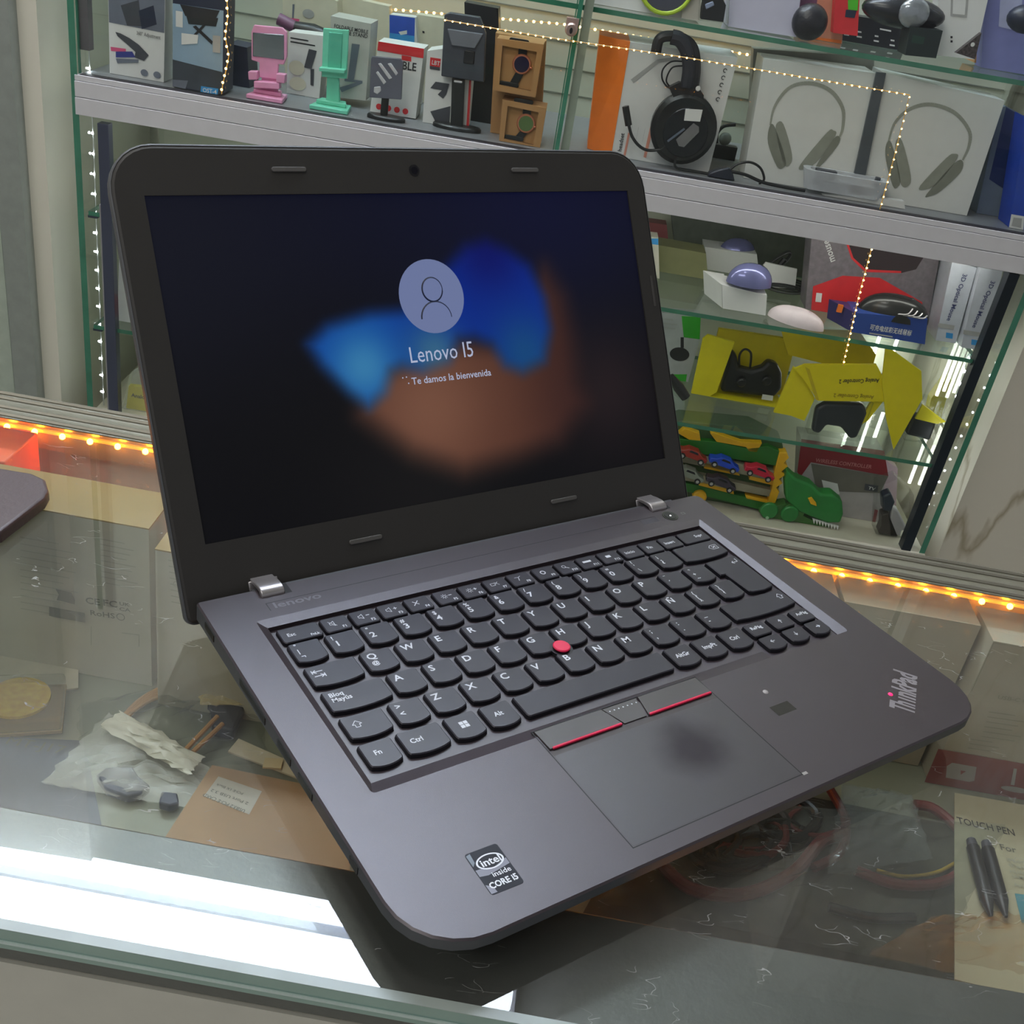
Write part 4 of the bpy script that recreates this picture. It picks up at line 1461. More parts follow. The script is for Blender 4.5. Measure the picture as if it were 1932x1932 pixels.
def watch_box(label, quad, win, dial, dmat, base):
    F = Face(*base, ZU, ymin=1.186)
    t = thing('watch_box', label, 'watch box', F.P, F.rz, 'cardboard watch boxes')
    b = MB()
    b.prism(F.pp(quad, ground=False), 0.008, 0.045, KRAFT, 'y')
    dq = F.pp(quad, ground=False)
    dw = F.pp(win, ground=False)
    for i in range(4):
        j = (i + 1) % 4
        b.add([(dq[i][0], 0.0, dq[i][1]), (dq[j][0], 0, dq[j][1]), (dw[j][0], 0, dw[j][1]), (dw[i][0], 0, dw[i][1])], [(0, 1, 2, 3)], KRAFT)
        b.add([(dq[i][0], 0.0, dq[i][1]), (dq[j][0], 0, dq[j][1]), (dq[j][0], 0.009, dq[j][1]), (dq[i][0], 0.009, dq[i][1])], [(0, 1, 2, 3)], KRAFT)
        b.add([(dw[i][0], 0.0, dw[i][1]), (dw[j][0], 0, dw[j][1]), (dw[j][0], 0.0078, dw[j][1]), (dw[i][0], 0.0078, dw[i][1])], [(0, 1, 2, 3)], KRAFTD)
    b.add([(x, 0.0079, z) for x, z in dw], [(0, 1, 2, 3)], KRAFTD if False else KRAFT)
    b.build('tray', t, smooth=False)
    c = F.l(*dial)
    k_ = 0.00092
    b = MB()
    b.disc((c[0], 0.0075, c[1]), 14.5 * k_, -0.004, PEACH, 24, 'y', inset=0.001)
    b.disc((c[0], 0.0035, c[1]), 11.5 * k_, -0.0006, dmat, 24, 'y')
    b.ell((c[0] + 14.5 * k_, 0.005, c[1] - 0.003), (0.0022, 0.0015, 0.0018), PEACH, 8, 6)
    b.build('watch_dial', t)
    for s_ in (1, -1):
        b = MB()
        zz_ = max(c[1] + s_ * 0.029, 0.0062)
        sx = -0.006 if s_ > 0 else -0.012
        b.prism(rrect(c[0] + sx - 0.016, c[0] + sx + 0.012, zz_ - 0.003, zz_ + 0.003, 0.003, 4), 0.0045, 0.0078, BLK, 'y')
        b.prism([(c[0] - 0.007, c[1] + s_ * 0.012), (c[0] + 0.005, c[1] + s_ * 0.012), (c[0] + sx + 0.010, zz_), (c[0] + sx - 0.002, zz_)], 0.005, 0.0078, BLK, 'y')
        b.build('strap', t, bevel=0.0006)


watch_box('brown cardboard watch box with a dark dial, upper of the two', [(929, 170), (1010, 184), (1026, 84), (938, 72)], [(942, 160), (1001, 172), (1013, 98), (948, 86)], (984, 122), mat('dial_dark', (40, 34, 60), 0.2), (930, 268))
watch_box('brown cardboard watch box with a green dial, lower of the two', [(941, 268), (1018, 283), (1031, 204), (948, 188)], [(951, 262), (1006, 274), (1016, 212), (958, 200)], (992, 234), mat('dial_green', (92, 118, 70), 0.2), (945, 268))
F = Face(925, 258, ZU, Y=1.235)
carton('cardboard_tray', 'brown cardboard tray edge left of and behind the watch boxes', 'box', F, [(918, 300), (960, 310), (1020, 240), (1030, 78), (935, 62)], 0.03, KRAFT)

# back row of the left upper compartment
F = Face(560, 100, ZU, Y=1.38)
carton('picture_box', 'cream box with a small grey sketch in the back row above the white stand box', 'box', F, [(532, 300), (632, 310), (636, 2), (532, -30)], 0.04, CREAM,
       [(GREYP, [(552, 8), (556, 8), (554, 40), (551, 40)]), ('e', (582, 26), 11, 8, PALEG), (MATS['print_pink'], [(533, 32), (565, 36), (564, 46), (534, 42)])])
F = Face(574, 60, ZU, Y=1.33)
t = thing('hand_massager', 'purple and black wand lying on top of the white stand box', 'wand', F.P + Vector((0, 0, F.l(574, 60)[1])), F.rz)
b = MB()
b.tube([(-0.040, 0, 0.012), (-0.015, 0, 0.004)], 0.009, mat('plum_plastic', (120, 80, 110), 0.4), 12)
b.build('tip', t)
b = MB()
b.tube([(-0.015, 0, 0.004), (0.012, 0, 0.002), (0.055, 0, -0.008)], [0.009, 0.012, 0.012], BLK, 12)
b.build('handle', t)
F = Face(760, 100, ZU, Y=1.36)
carton('picture_box', 'blue topped white box in the back row right of the foldable stand box', 'box', F, [(735, 300), (783, 310), (784, 33), (736, 27)], 0.03, LWHITE, [(BLUEP, [(735, 28), (783, 34), (782, 68), (735, 62)]), (LBLUE, [(735, 62), (782, 68), (782, 82), (735, 76)]), (LWHITE, [(752, 60), (768, 57), (768, 64), (756, 66)])])
F = Face(810, 100, ZU, Y=1.38)
carton('picture_box', 'plain white box in the back row left of the black phone holder', 'box', F, [(785, 300), (842, 310), (842, 36), (785, 27)], 0.03, CREAM, [(INK, [(797, 58), (801, 59), (801, 63), (797, 62)])])
F = Face(700, 60, ZU, Y=1.44)
carton('picture_box', 'tall pale yellow box in the back row above the foldable stand box', 'box', F, [(640, 300), (730, 310), (734, 12), (642, -8)], 0.03, CREAM)

# ---- upper compartment, right door
F = Face(1189, 300, ZU, ymin=1.215)
W_ = F.pp([(1189, 79), (1392, 109), (1336, 328), (1150, 310)], ground=True)
b = MB()
tl, tr, br, bl = W_
tr, br = (tr[0], tr[1]), (br[0], 0)
bl = (bl[0], 0)
b.prism([bl, br, tr, tl], 0, 0.10, LWHITE, 'y')
decs(b, F, [(mat('faint_orange_print', (222, 150, 130), 0.5), [(1228, 232), (1234, 233), (1219, 298), (1214, 296)]), (MATS['faint_orange_print'], [(1185, 250), (1189, 251), (1180, 295), (1176, 293)]), (MATS['faint_orange_print'], [(1282, 295), (1289, 296), (1286, 308), (1280, 306)]),
            (PALEG, [(1190, 150), (1240, 112), (1290, 105), (1288, 112), (1243, 118), (1195, 156)]), ('t', 'headset', (1172, 286), (1178, 252), 8, INK)] + [('r', (1368 - 3.4 * i, 133 + 13.5 * i), 4, 1.4, INK, 20, 300) for i in range(5)] + line_rows((1193, 235), (1186, 270), 3, (12, 3), 2, PALEG))
o = b.build('headset_box', loc=F.P, rz=F.rz, smooth=False)
tag(o, 'white and orange headset box behind the black gaming headset', 'box')
b = MB()
b.add([(tl[0], -0.0008, tl[1]), (bl[0], -0.0008, 0.0), (bl[0] - 0.036, 0.024, 0.0), (tl[0] - 0.043, 0.024, tl[1]), (bl[0] - 0.036, 0.09, 0.0), (tl[0] - 0.043, 0.09, tl[1]), (bl[0], 0.09, 0.0), (tl[0], 0.09, tl[1])],
      [(0, 3, 2, 1), (3, 5, 4, 2), (5, 7, 6, 4), (0, 7, 5, 3), (1, 2, 4, 6)], ORANGE)
o2 = b.build('orange_side', o, smooth=False)
o2['label'] = 'orange printed side flap'

F = Face(1290, 336, ZU, ymin=1.190)
t = thing('gaming_headset', 'black gaming headset with boom microphone before the white and orange box', 'headset', F.P, F.rz)


def fl(pts, off=0.0, dy=0.0):
    return [(F.l(x, y)[0], dy, min(max(F.l(x, y)[1], 0.003), 0.173)) for x, y in pts]


b = MB()
b.tube(spline([Vector(p) for p in fl([(1238, 100), (1244, 76), (1262, 62), (1290, 66), (1308, 92), (1313, 130), (1308, 170), (1302, 200)], dy=0.006)], 5), 0.0075, BLK, 10)
b.tube(spline([Vector(p) for p in fl([(1268, 68), (1284, 76), (1297, 98), (1301, 130), (1296, 165)], dy=0.004)], 5), 0.010, mat('headband_pad', (40, 42, 50), 0.6), 10)
b.build('headband', t)
c = F.l(1290, 244)
b = MB()
b.disc((c[0], 0.016, c[1]), 0.047, -0.020, BLK, 36, 'y', ry=0.049, inset=0.006)
b.disc((c[0] + 0.003, 0.0, c[1] - 0.004), 0.034, -0.005, mat('cup_plate', (24, 26, 34), 0.25), 32, 'y', ry=0.036, inset=0.003)
e = b.build('ear_cup', t)
b = MB()
b.prism(F.pp([(1275, 262), (1308, 231), (1318, 238), (1318, 248), (1290, 276), (1280, 274)]), -0.0062, -0.0048, mat('cup_badge', (130, 128, 130), 0.35, metal=0.4), 'y')
b.prism(F.pp([(1258, 264), (1290, 240), (1292, 243), (1260, 267)]), -0.0060, -0.0048, mat('cup_accent', (96, 104, 120), 0.3), 'y')
b.build('badge', e)
b = MB()
b.prism(F.pp([(1293, 204), (1325, 206), (1320, 228), (1290, 226)]), -0.0064, -0.0050, LWHITE, 'y')
b.build('price_sticker', e)
b = MB()
b.prism(F.pp([(1262, 165), (1282, 155), (1318, 165), (1328, 180), (1326, 205), (1300, 212), (1276, 195)]), 0.0, 0.014, BLK, 'y')
b.disc((F.l(1317, 167)[0], 0.0, F.l(1317, 167)[1]), 0.0035, -0.001, LWHITE, 12, 'y')
b.build('yoke', t, bevel=0.002)
b = MB()
b.tube(fl([(1180, 200), (1186, 236)], dy=-0.002), 0.005, BLK, 10)
b.tube(spline([Vector(p) for p in fl([(1186, 234), (1192, 256), (1205, 274), (1222, 283), (1245, 281), (1256, 272)], dy=-0.002)], 5), 0.0022, BLK, 8)
b.build('boom_microphone', t)
b = MB()
for q in ([(1293, 118), (1268, 118), (1252, 132), (1250, 150), (1258, 164), (1268, 170)], [(1293, 126), (1272, 128), (1262, 140), (1258, 155), (1264, 165)]):
    b.tube(spline([Vector(p) for p in fl(q, dy=0.010)], 5), 0.0012, BLK, 6)
b.tube(spline([Vector(p) for p in fl([(1276, 292), (1273, 312), (1284, 326), (1305, 334), (1335, 342)], dy=-0.003)], 5), 0.0018, BLK, 8)
b.tube(spline([Vector(p) for p in fl([(1378, 318), (1392, 308), (1415, 305), (1434, 316), (1441, 336), (1432, 352), (1428, 358)], dy=-0.004)], 6), 0.0018, BLK, 8)
b.tube(spline([Vector(p) for p in fl([(1376, 322), (1405, 328), (1440, 343), (1480, 357), (1515, 368)], dy=-0.005)], 6), 0.0024, BLK, 8)
b.build('cable', t)
b = MB()
b.prism(F.pp([(1332, 336), (1338, 324), (1356, 318), (1374, 314), (1381, 322), (1384, 346), (1378, 352), (1334, 345)]), -0.008, 0.008, mat('cable_control', (34, 38, 54), 0.4), 'y')
b.build('cable_control', t, bevel=0.003)
F = Face(1360, 300, ZU, Y=1.34)
t = thing('earphone', 'grey and black ear hook half hidden between headset box and headphone box', 'earphone', F.P, F.rz)
b = MB()
q = F.l(1368, 262)
b.ell((q[0], 0, q[1]), (0.010, 0.008, 0.010), mat('ear_bud_grey', (130, 138, 132), 0.4), 12, 8)
b.build('bud', t)
b = MB()
b.tube(spline([Vector((F.l(x, y)[0], 0.0, F.l(x, y)[1])) for x, y in ((1352, 270), (1353, 252), (1366, 238), (1388, 235))], 5), 0.003, BLK, 8)
q = F.l(1362, 296)
b.box(q[0] - 0.02, q[0] + 0.02, -0.006, 0.012, 0.0, q[1] + 0.018, BLK)
b.build('hook', t)


def hp_box(label, quad, arc, cups, base, side=True):
    F = Face(*base, ZU, ymin=1.2185)
    HP = mat('headphone_print', (158, 160, 148), 0.5)
    ds = []
    P = spline([Vector((x, y)) for x, y in arc], 6)
    n_ = len(P)
    b = MB()
    b.prism(F.pp(quad), 0, 0.07, mat('pearl_card', (220, 220, 216), 0.45, var=0.02), 'y')
    for i in range(n_ - 1):
        a, c = P[i], P[i + 1]
        w = 3.0 + 4.5 * math.sin(PI * i / n_)
        d = (c - a).normalized()
        nn = Vector((-d.y, d.x)) * w
        qd = F.pp([tuple(a - nn * .5), tuple(c - nn * .5), tuple(c + nn * .5), tuple(a + nn * .5)])
        b.flat([(x, -0.0006, z) for x, z in qd], HP)
    for poly, mt in cups:
        PP = spline([Vector(p) for p in poly], 4, closed=True)
        b.flat([(x, -0.0008, z) for x, z in F.pp([tuple(p) for p in PP])], mt)
    o = b.build('headphone_box', loc=F.P, rz=F.rz, smooth=False)
    tag(o, label, 'box', 'white boxes printed with headphones')
    return o


HPD = mat('headphone_print_dark', (132, 134, 122), 0.5)
HPL = mat('headphone_print_mid', (148, 150, 138), 0.5)
hp_box('white box printed with grey headphones, right of the gaming headset', [(1400, 346), (1520, 372), (1600, 385), (1652, 138), (1441, 110)],
       [(1453, 236), (1462, 200), (1490, 165), (1530, 157), (1568, 172), (1590, 205), (1590, 240), (1584, 258)],
       [([(1452, 238), (1462, 240), (1482, 300), (1478, 316), (1466, 314), (1449, 270)], HPD), ([(1466, 232), (1478, 234), (1494, 290), (1490, 310), (1478, 308), (1464, 250)], HPL),
        ([(1510, 310), (1560, 250), (1572, 246), (1576, 256), (1540, 306), (1514, 320)], HPL), ([(1540, 312), (1572, 262), (1584, 258), (1582, 272), (1560, 300), (1544, 316)], HPD)], (1405, 346))
hp_box('white box printed with grey headphones, right of the dark divider', [(1612, 378), (1820, 418), (1896, 190), (1668, 138)],
       [(1676, 268), (1688, 232), (1716, 206), (1755, 197), (1800, 212), (1828, 246), (1828, 275), (1816, 302)],
       [([(1672, 272), (1682, 270), (1698, 335), (1694, 352), (1684, 350), (1671, 300)], HPD), ([(1690, 266), (1702, 266), (1718, 330), (1714, 350), (1700, 348), (1690, 300)], HPL),
        ([(1736, 350), (1785, 298), (1800, 290), (1806, 298), (1770, 345), (1742, 358)], HPL), ([(1748, 366), (1800, 308), (1816, 304), (1812, 325), (1775, 360), (1754, 370)], HPD)], (1700, 400))
F = Face(1618, 340, ZU, Y=1.212)
carton('dark_case', 'dark grey slim case wedged between the two headphone boxes', 'case', F, [(1602, 372), (1624, 376), (1672, 138), (1654, 136)], 0.005, mat('slim_case_grey', (78, 84, 90), 0.4))
F = Face(1420, 330, ZU, Y=1.296)
carton('picture_box', 'grey sleeve showing as a border behind the first headphone box', 'box', F, [(1395, 380), (1620, 400), (1650, 108), (1422, 92)], 0.03, mat('grey_sleeve', (146, 146, 136), 0.5))
F = Face(1530, 372, ZU, ymin=1.190)
carton('flat_box', 'thin white flat box under the clear plastic tray', 'box', F, [(1550, 398), (1702, 412), (1706, 380), (1640, 372), (1552, 368)], 0.012, LWHITE)
t = thing('plastic_tray', 'clear white plastic tray with a dark insert before the headphone boxes', 'tray', F.P, F.rz)
z1 = F.l(1600, 370)[1] + 0.001
q0, q1 = F.l(1514, 316), F.l(1690, 320)
ob = MB()
x0, x1 = q0[0] + 0.004, q1[0] - 0.002
zt = q0[1]
TR = mat('frosted_plastic', (220, 222, 228), 0.25, kind='film', alpha=0.55, var=0.02)
ob.rings([[(x, y, z1) for x, y in rrect(x0 + 0.008, x1 - 0.008, -0.004, 0.024, 0.008, 4)], [(x, y, zt) for x, y in rrect(x0, x1, -0.010, 0.027, 0.012, 4)], [(x, y, zt) for x, y in rrect(x0 + 0.010, x1 - 0.010, -0.003, 0.020, 0.008, 4)], [(x, y, zt - 0.012) for x, y in rrect(x0 + 0.012, x1 - 0.012, -0.001, 0.018, 0.008, 4)]], TR)
ob.build('shell', t)
b = MB()
b.box(x0 + 0.018, x0 + 0.048, 0.002, 0.016, zt - 0.010, zt + 0.001, DGREY)
b.box(x0 + 0.105, x0 + 0.112, 0.004, 0.012, zt - 0.010, zt + 0.003, DGREY)
b.build('insert', t, bevel=0.001)
F = Face(1870, 432, ZU, ymin=1.186)
carton('router_box', 'blue and white box at the right end above the rail', 'box', F, [(1900, 440), (1938, 446), (1944, 230), (1938, 222)], 0.05, mat('bright_blue_card', (34, 70, 176), 0.4), [(LWHITE, [(1908, 404), (1932, 408), (1930, 436), (1902, 432)]), (PALEG, [(1912, 410), (1928, 412), (1926, 430), (1908, 426)])])
F = Face(1850, 420, ZU, Y=1.25)
carton('router_box', 'navy and grey box left of the bright blue box', 'box', F, [(1832, 430), (1905, 440), (1945, 225), (1898, 200), (1886, 205)], 0.04, mat('steel_blue_card', (110, 122, 140), 0.4),
       [(mat('navy_print', (30, 46, 96), 0.4), [(1898, 202), (1944, 228), (1918, 372), (1866, 338)])])

# ---- top shelf
F = Face(1240, 28, ZT, Y=1.22)
carton('white_case', 'white box at the left end of the top glass shelf', 'box', F, [(1110, 8), (1285, 38), (1292, -80), (1120, -110)], 0.08, LWHITE)
t = thing('round_speaker', 'round dark speaker with a lime ring on the top glass shelf', 'speaker', Face(1250, 15, ZT, Y=1.205).P, YAW)
F = Face(1250, 15, ZT, Y=1.205)
b = MB()
c = (0, max(F.l(1248, -18)[1], 0.0396))
b.disc((0, 0.0, c[1]), 0.036, 0.02, mat('speaker_dark', (70, 72, 86), 0.4), 28, 'y', inset=0.003)
b.build('body', t)
b = MB()
b.tube([(0.036 * math.cos(a * PI / 14), 0.0, c[1] + 0.036 * math.sin(a * PI / 14)) for a in range(28)], 0.003, mat('lime_rubber', (170, 196, 50), 0.4), 8, closed=True)
b.build('ring', t)
for nm, lab, cat, px, Y, poly, dep, mt, ds in (
    ('grey_carton', 'pale grey carton beside the round speaker on the top shelf', 'box', (1300, 40), 1.21, [(1286, 34), (1320, 40), (1328, -80), (1292, -80)], 0.05, mat('warm_grey_card', (188, 184, 174), 0.5), ()),
    ('lilac_box', 'large pale lilac box on the top shelf between black items', 'box', (1430, 60), 1.22, [(1374, 50), (1502, 70), (1520, -90), (1382, -90)], 0.07, mat('lilac_card', (196, 194, 214), 0.5, var=0.02), ()),
    ('orange_box', 'peach and orange box behind the black round case on the top shelf', 'box', (1560, 70), 1.26, [(1505, 88), (1585, 96), (1600, -80), (1510, -80)], 0.04, mat('peach_card', (206, 140, 112), 0.5, var=0.1, scale=30), [(ORANGE, [(1506, 66), (1588, 76), (1584, 92), (1505, 86)]), (MATS['plum_plastic'] if 'plum_plastic' in MATS else PINK, [(1500, -40), (1545, -40), (1540, 20), (1505, 18)])]),
    ('toy_box', 'small red and green box on the top shelf left of the bagged mouse', 'box', (1600, 60), 1.235, [(1572, 62), (1618, 68), (1625, -60), (1580, -60)], 0.02, REDP, [(mat('print_green', (80, 190, 40), 0.5), [(1598, -60), (1624, -60), (1618, 20), (1600, 18)]), (NAVY, [(1596, 18), (1616, 20), (1612, 34), (1594, 32)])]),
    ('white_box', 'white box with a clear blister window on the top shelf', 'box', (1810, 100), 1.24, [(1765, 104), (1838, 112), (1880, -70), (1775, -70)], 0.03, LWHITE, [(PALEG, [(1795, -40), (1830, -40), (1824, 33), (1793, 30)]), (LWHITE, [(1799, -30), (1825, -30), (1820, 28), (1797, 26)]), (INK, [(1793, 68), (1797, 68), (1797, 72), (1793, 72)]), (INK, [(1793, 76), (1797, 76), (1797, 80), (1793, 80)])]),
    ('lilac_box', 'blue violet box at the far right of the top shelf', 'box', (1900, 90), 1.27, [(1850, 130), (1990, 150), (1990, -80), (1862, -80)], 0.03, mat('violet_card', (128, 132, 190), 0.45, var=0.1, scale=20), [(mat('pale_violet', (176, 180, 214), 0.5), [(1890, -60), (1932, -60), (1925, 60), (1884, 50)])]),
):
    F = Face(px[0], px[1], ZT, Y=Y)
    carton(nm, lab, cat, F, poly, dep, mt, ds)
F = Face(1345, 45, ZT, Y=1.20)
t = thing('wrapped_gadget', 'black gadget in clear wrap beside the pale grey carton', 'gadget', F.P, F.rz)
b = MB()
b.prism(F.pp([(1322, 36), (1365, 42), (1370, 10), (1350, -30), (1330, -10)]), 0.0, 0.03, BLK, 'y')
b.prism(F.pp([(1330, 8), (1345, 2), (1348, 10), (1332, 18)]), -0.001, 0.001, mat('pale_blue_sticker', (150, 160, 190), 0.4), 'y')
b.build('body', t, bevel=0.003)
b = MB()
b.prism(F.pp([(1318, 38), (1374, 44), (1376, -30), (1322, -30)]), -0.004, 0.034, FILM, 'y')
b.build('wrap', t)
F = Face(1525, 66, ZT, Y=1.196)
t = thing('round_case', 'black dimpled round case on the top shelf edge', 'case', F.P, F.rz)
b = MB()
c = F.l(1524, 42)
b.ell((0, 0.014, c[1]), (0.0245, 0.018, c[1]), mat('dimpled_black', (42, 42, 48), 0.3, bump=1.0, bscale=120), 24, 14)
b.build('body', t)
F = Face(1680, 92, ZT, ymin=1.184)
BBOX = mat('mouse_box_black', (38, 40, 46), 0.4)
o = carton('mouse_box', 'long black box with white print under the bagged mouse on the top shelf', 'box', F, [(1583, 84), (1704, 100), (1716, 46), (1594, 27)], 0.05, BBOX,
           line_rows((1598, 42), (1632, 48), 1, (0, 5), 3, LWHITE) + line_rows((1660, 53), (1696, 60), 1, (0, 5), 3, LWHITE) + [x for i, (px_, py_) in enumerate(((1598, 56), (1622, 60), (1654, 68), (1684, 76))) for x in line_rows((px_ - 4, py_ - 2), (px_ + 8, py_), 2, (-2, 9), 3, LWHITE)])
F2 = Face(1740, 100, ZT, Y=1.192)
carton('mouse_box', 'second black box standing right of the long black printed box', 'box', F2, [(1708, 104), (1766, 110), (1779, 58), (1718, 50)], 0.045, mat('green_black_card', (30, 42, 42), 0.4), [(mat('dark_green_print', (34, 62, 52), 0.5), [(1722, 66), (1745, 70), (1742, 84), (1719, 80)])])
F = Face(1690, 48, ZT, Y=1.205)
zt_ = F.l(1690, 44)[1]
t = thing('bagged_mouse', 'black computer mouse in clear plastic lying on the black boxes', 'mouse', F.P + Vector((0, 0, zt_)), F.rz)
b = MB()
b.ell((0.01, 0.02, 0.014), (0.058, 0.026, 0.021), mat('mouse_black', (36, 38, 44), 0.25), 28, 14)
b.build('body', t)
b = MB()
b.ell((0.018, -0.004, 0.016), (0.021, 0.009, 0.019), mat('crumpled_silver', (160, 165, 172), 0.15, metal=0.6, bump=1.0, bscale=90), 16, 10)
b.build('wrap', t)
F = Face(1870, 128, ZT, ymin=1.184)
carton('kraft_carton', 'brown cardboard carton at the right end of the top shelf', 'box', F, [(1838, 118), (1990, 150), (1990, 66), (1905, 62), (1850, 50)], 0.05, mat('tan_carton', (190, 140, 86), 0.65, var=0.04), [(mat('carton_seam', (130, 90, 50), 0.7), [(1888, 126), (1891, 127), (1905, 64), (1902, 63)])])
F = Face(1862, 104, ZT, Y=1.20)
carton('patterned_case', 'dark patterned case leaning at the left of the brown carton', 'case', F, [(1804, 100), (1840, 112), (1852, 62)], 0.01, mat('patterned_dark', (70, 62, 62), 0.4, var=0.6, scale=300), [('e', (1835, 84), 4, 4, LWHITE)])
F = Face(1925, 62, ZT, Y=1.20)
t = thing('dark_gadget', 'dark blue rounded gadget resting on the brown carton at the right edge', 'gadget', F.P + Vector((0, 0, F.l(1925, 64)[1])), F.rz)
b = MB()
b.ell((0.012, 0.02, 0.018), (0.03, 0.018, 0.019), mat('ink_blue_plastic', (34, 40, 58), 0.35), 20, 10)
b.build('body', t)
# ---- lower cabinet, upper glass shelf (right of the laptop)


def ellmouse(name, label, F, size, mt, deco=None, lift=0.0, rzoff=0.0, group=None):
    t = thing(name, label, 'mouse', F.P + Vector((0, 0, lift)), F.rz + rzoff, group)
    sx, sy, sz = size
    b = MB()
    rs = []
    for i in range(9):
        a = (PI / 2) * i / 8
        k_, zz = math.cos(a) ** 0.8 if i < 8 else 0.0, math.sin(a)
        rs.append([(sx * (k_ * 1.0) * math.cos(q * PI / 14) * (1 + 0.08 * math.cos(q * PI / 7)), sy * k_ * math.sin(q * PI / 14), sz * zz) for q in range(28)])
    rs[-1] = [(0.0001 * math.cos(q * PI / 14), 0.0001 * math.sin(q * PI / 14), sz) for q in range(28)]
    b.rings(rs, mt)
    b.build('body', t, sub=0)
    b = MB()
    b.tube([(sx * 0.35, 0, sz * 0.86), (sx * 0.62, 0, sz * 0.68)], sz * 0.16, deco or BLK, 10)
    b.build('scroll_wheel', t)
    return t


F = Face(1385, 592, ZB_, ymin=1.20)
carton('mouse_box', 'white box under the shiny violet mouse, front of the upper glass shelf', 'box', F, [(1362, 589), (1444, 597), (1447, 557), (1362, 537)], 0.055, LWHITE, [], None)
b = MB()
tlp = F.pp([(1327, 556), (1362, 590), (1362, 537), (1330, 531)])
FL_ = F.pp([(1362, 589), (1362, 537)])
b.add([(FL_[0][0] - 0.0005, 0.0, 0.0), (FL_[1][0] - 0.0005, 0.0, FL_[1][1]), (FL_[1][0] - 0.024, 0.060, FL_[1][1]), (FL_[0][0] - 0.024, 0.060, 0), (FL_[0][0] - 0.0005, 0.06, 0), (FL_[0][0] - 0.0005, 0.06, FL_[1][1])],
      [(0, 1, 2, 3), (1, 5, 2), (0, 3, 4), (2, 5, 4, 3)], LWHITE)
for y0_ in (0.012, 0.036):
    k0 = [(FL_[0][0] - 0.0012 - 0.4 * y0_ * 1.0, y0_, 0.008), (FL_[0][0] - 0.0012 - 0.4 * (y0_ + 0.012), y0_ + 0.012, 0.008), (FL_[0][0] - 0.0012 - 0.4 * (y0_ + 0.012), y0_ + 0.012, 0.026), (FL_[0][0] - 0.0012 - 0.4 * y0_, y0_, 0.026)]
    b.flat(k0, DGREY)
b.build('printed_end', [o_ for o_ in COL.objects if o_.name.startswith('mouse_box')][-1], smooth=False)
VIO = mat('violet_gloss', (118, 120, 168), 0.18, metal=0.35)
F2 = Face(1408, 552, ZB_ + 0.0405, Y=1.215)
ellmouse('computer_mouse', 'shiny violet mouse sitting on the white box on the upper glass shelf', F2, (0.034, 0.024, 0.032), VIO, rzoff=0.2)
F = Face(1390, 520, ZB_, Y=1.40)
carton('mouse_box', 'second white box standing in for the front box mirrored at the cabinet back', 'box', F, [(1322, 545), (1425, 555), (1428, 480), (1330, 466)], 0.05, LWHITE)  # mirror image of the front box built as a solid box
F2 = Face(1388, 484, ZB_, Y=1.425)
F2.P.z += F2.l(1388, 482)[1]
ellmouse('computer_mouse', 'second violet mouse standing in for a mirror reflection, just under the white rail', F2, (0.032, 0.022, 0.030), VIO, rzoff=0.3)  # mirror image of the front mouse built as a second mouse
F = Face(1490, 560, ZB_, ymin=1.24)
t = thing('coiled_cable', 'bundle of black mouse cable behind the pale pink mouse', 'cable', F.P, F.rz)
b = MB()
for k in range(5):
    b.tube([(-0.012 + 0.030 * math.cos(a * PI / 8) + k * 0.002, 0.006 * k, 0.010 + 0.005 * math.sin(a * PI / 8) + 0.002 * k) for a in range(16)], 0.0016, BLK, 6, closed=True)
for k in range(4):
    b.tube([(-0.030 + 0.010 * math.cos(a * PI / 8) + 0.018 * math.sin(a * PI / 8), 0.03 + 0.003 * k, 0.040 + 0.024 * math.sin(a * PI / 8)) for a in range(16)], 0.0016, BLK, 6, closed=True)
b.tube([(-0.034, 0.03, 0.02), (-0.018, 0.03, 0.052)], 0.005, BLK, 8)
b.build('coil', t)
F = Face(1455, 520, ZB_, Y=1.33)
carton('paper_sheet', 'white folded paper behind the black cable bundle', 'paper', F, [(1430, 540), (1500, 545), (1504, 508), (1445, 495), (1432, 510)], 0.004, LWHITE)
F = Face(1500, 610, ZB_, ymin=1.19)
ellmouse('computer_mouse', 'pale pink mouse in clear plastic lying on the glass shelf edge', F, (0.042, 0.022, 0.024), mat('pale_pink', (222, 208, 212), 0.3), deco=mat('pink_wheel', (190, 170, 180), 0.4), rzoff=-0.45)
F = Face(1505, 615, ZB_, ymin=1.19)


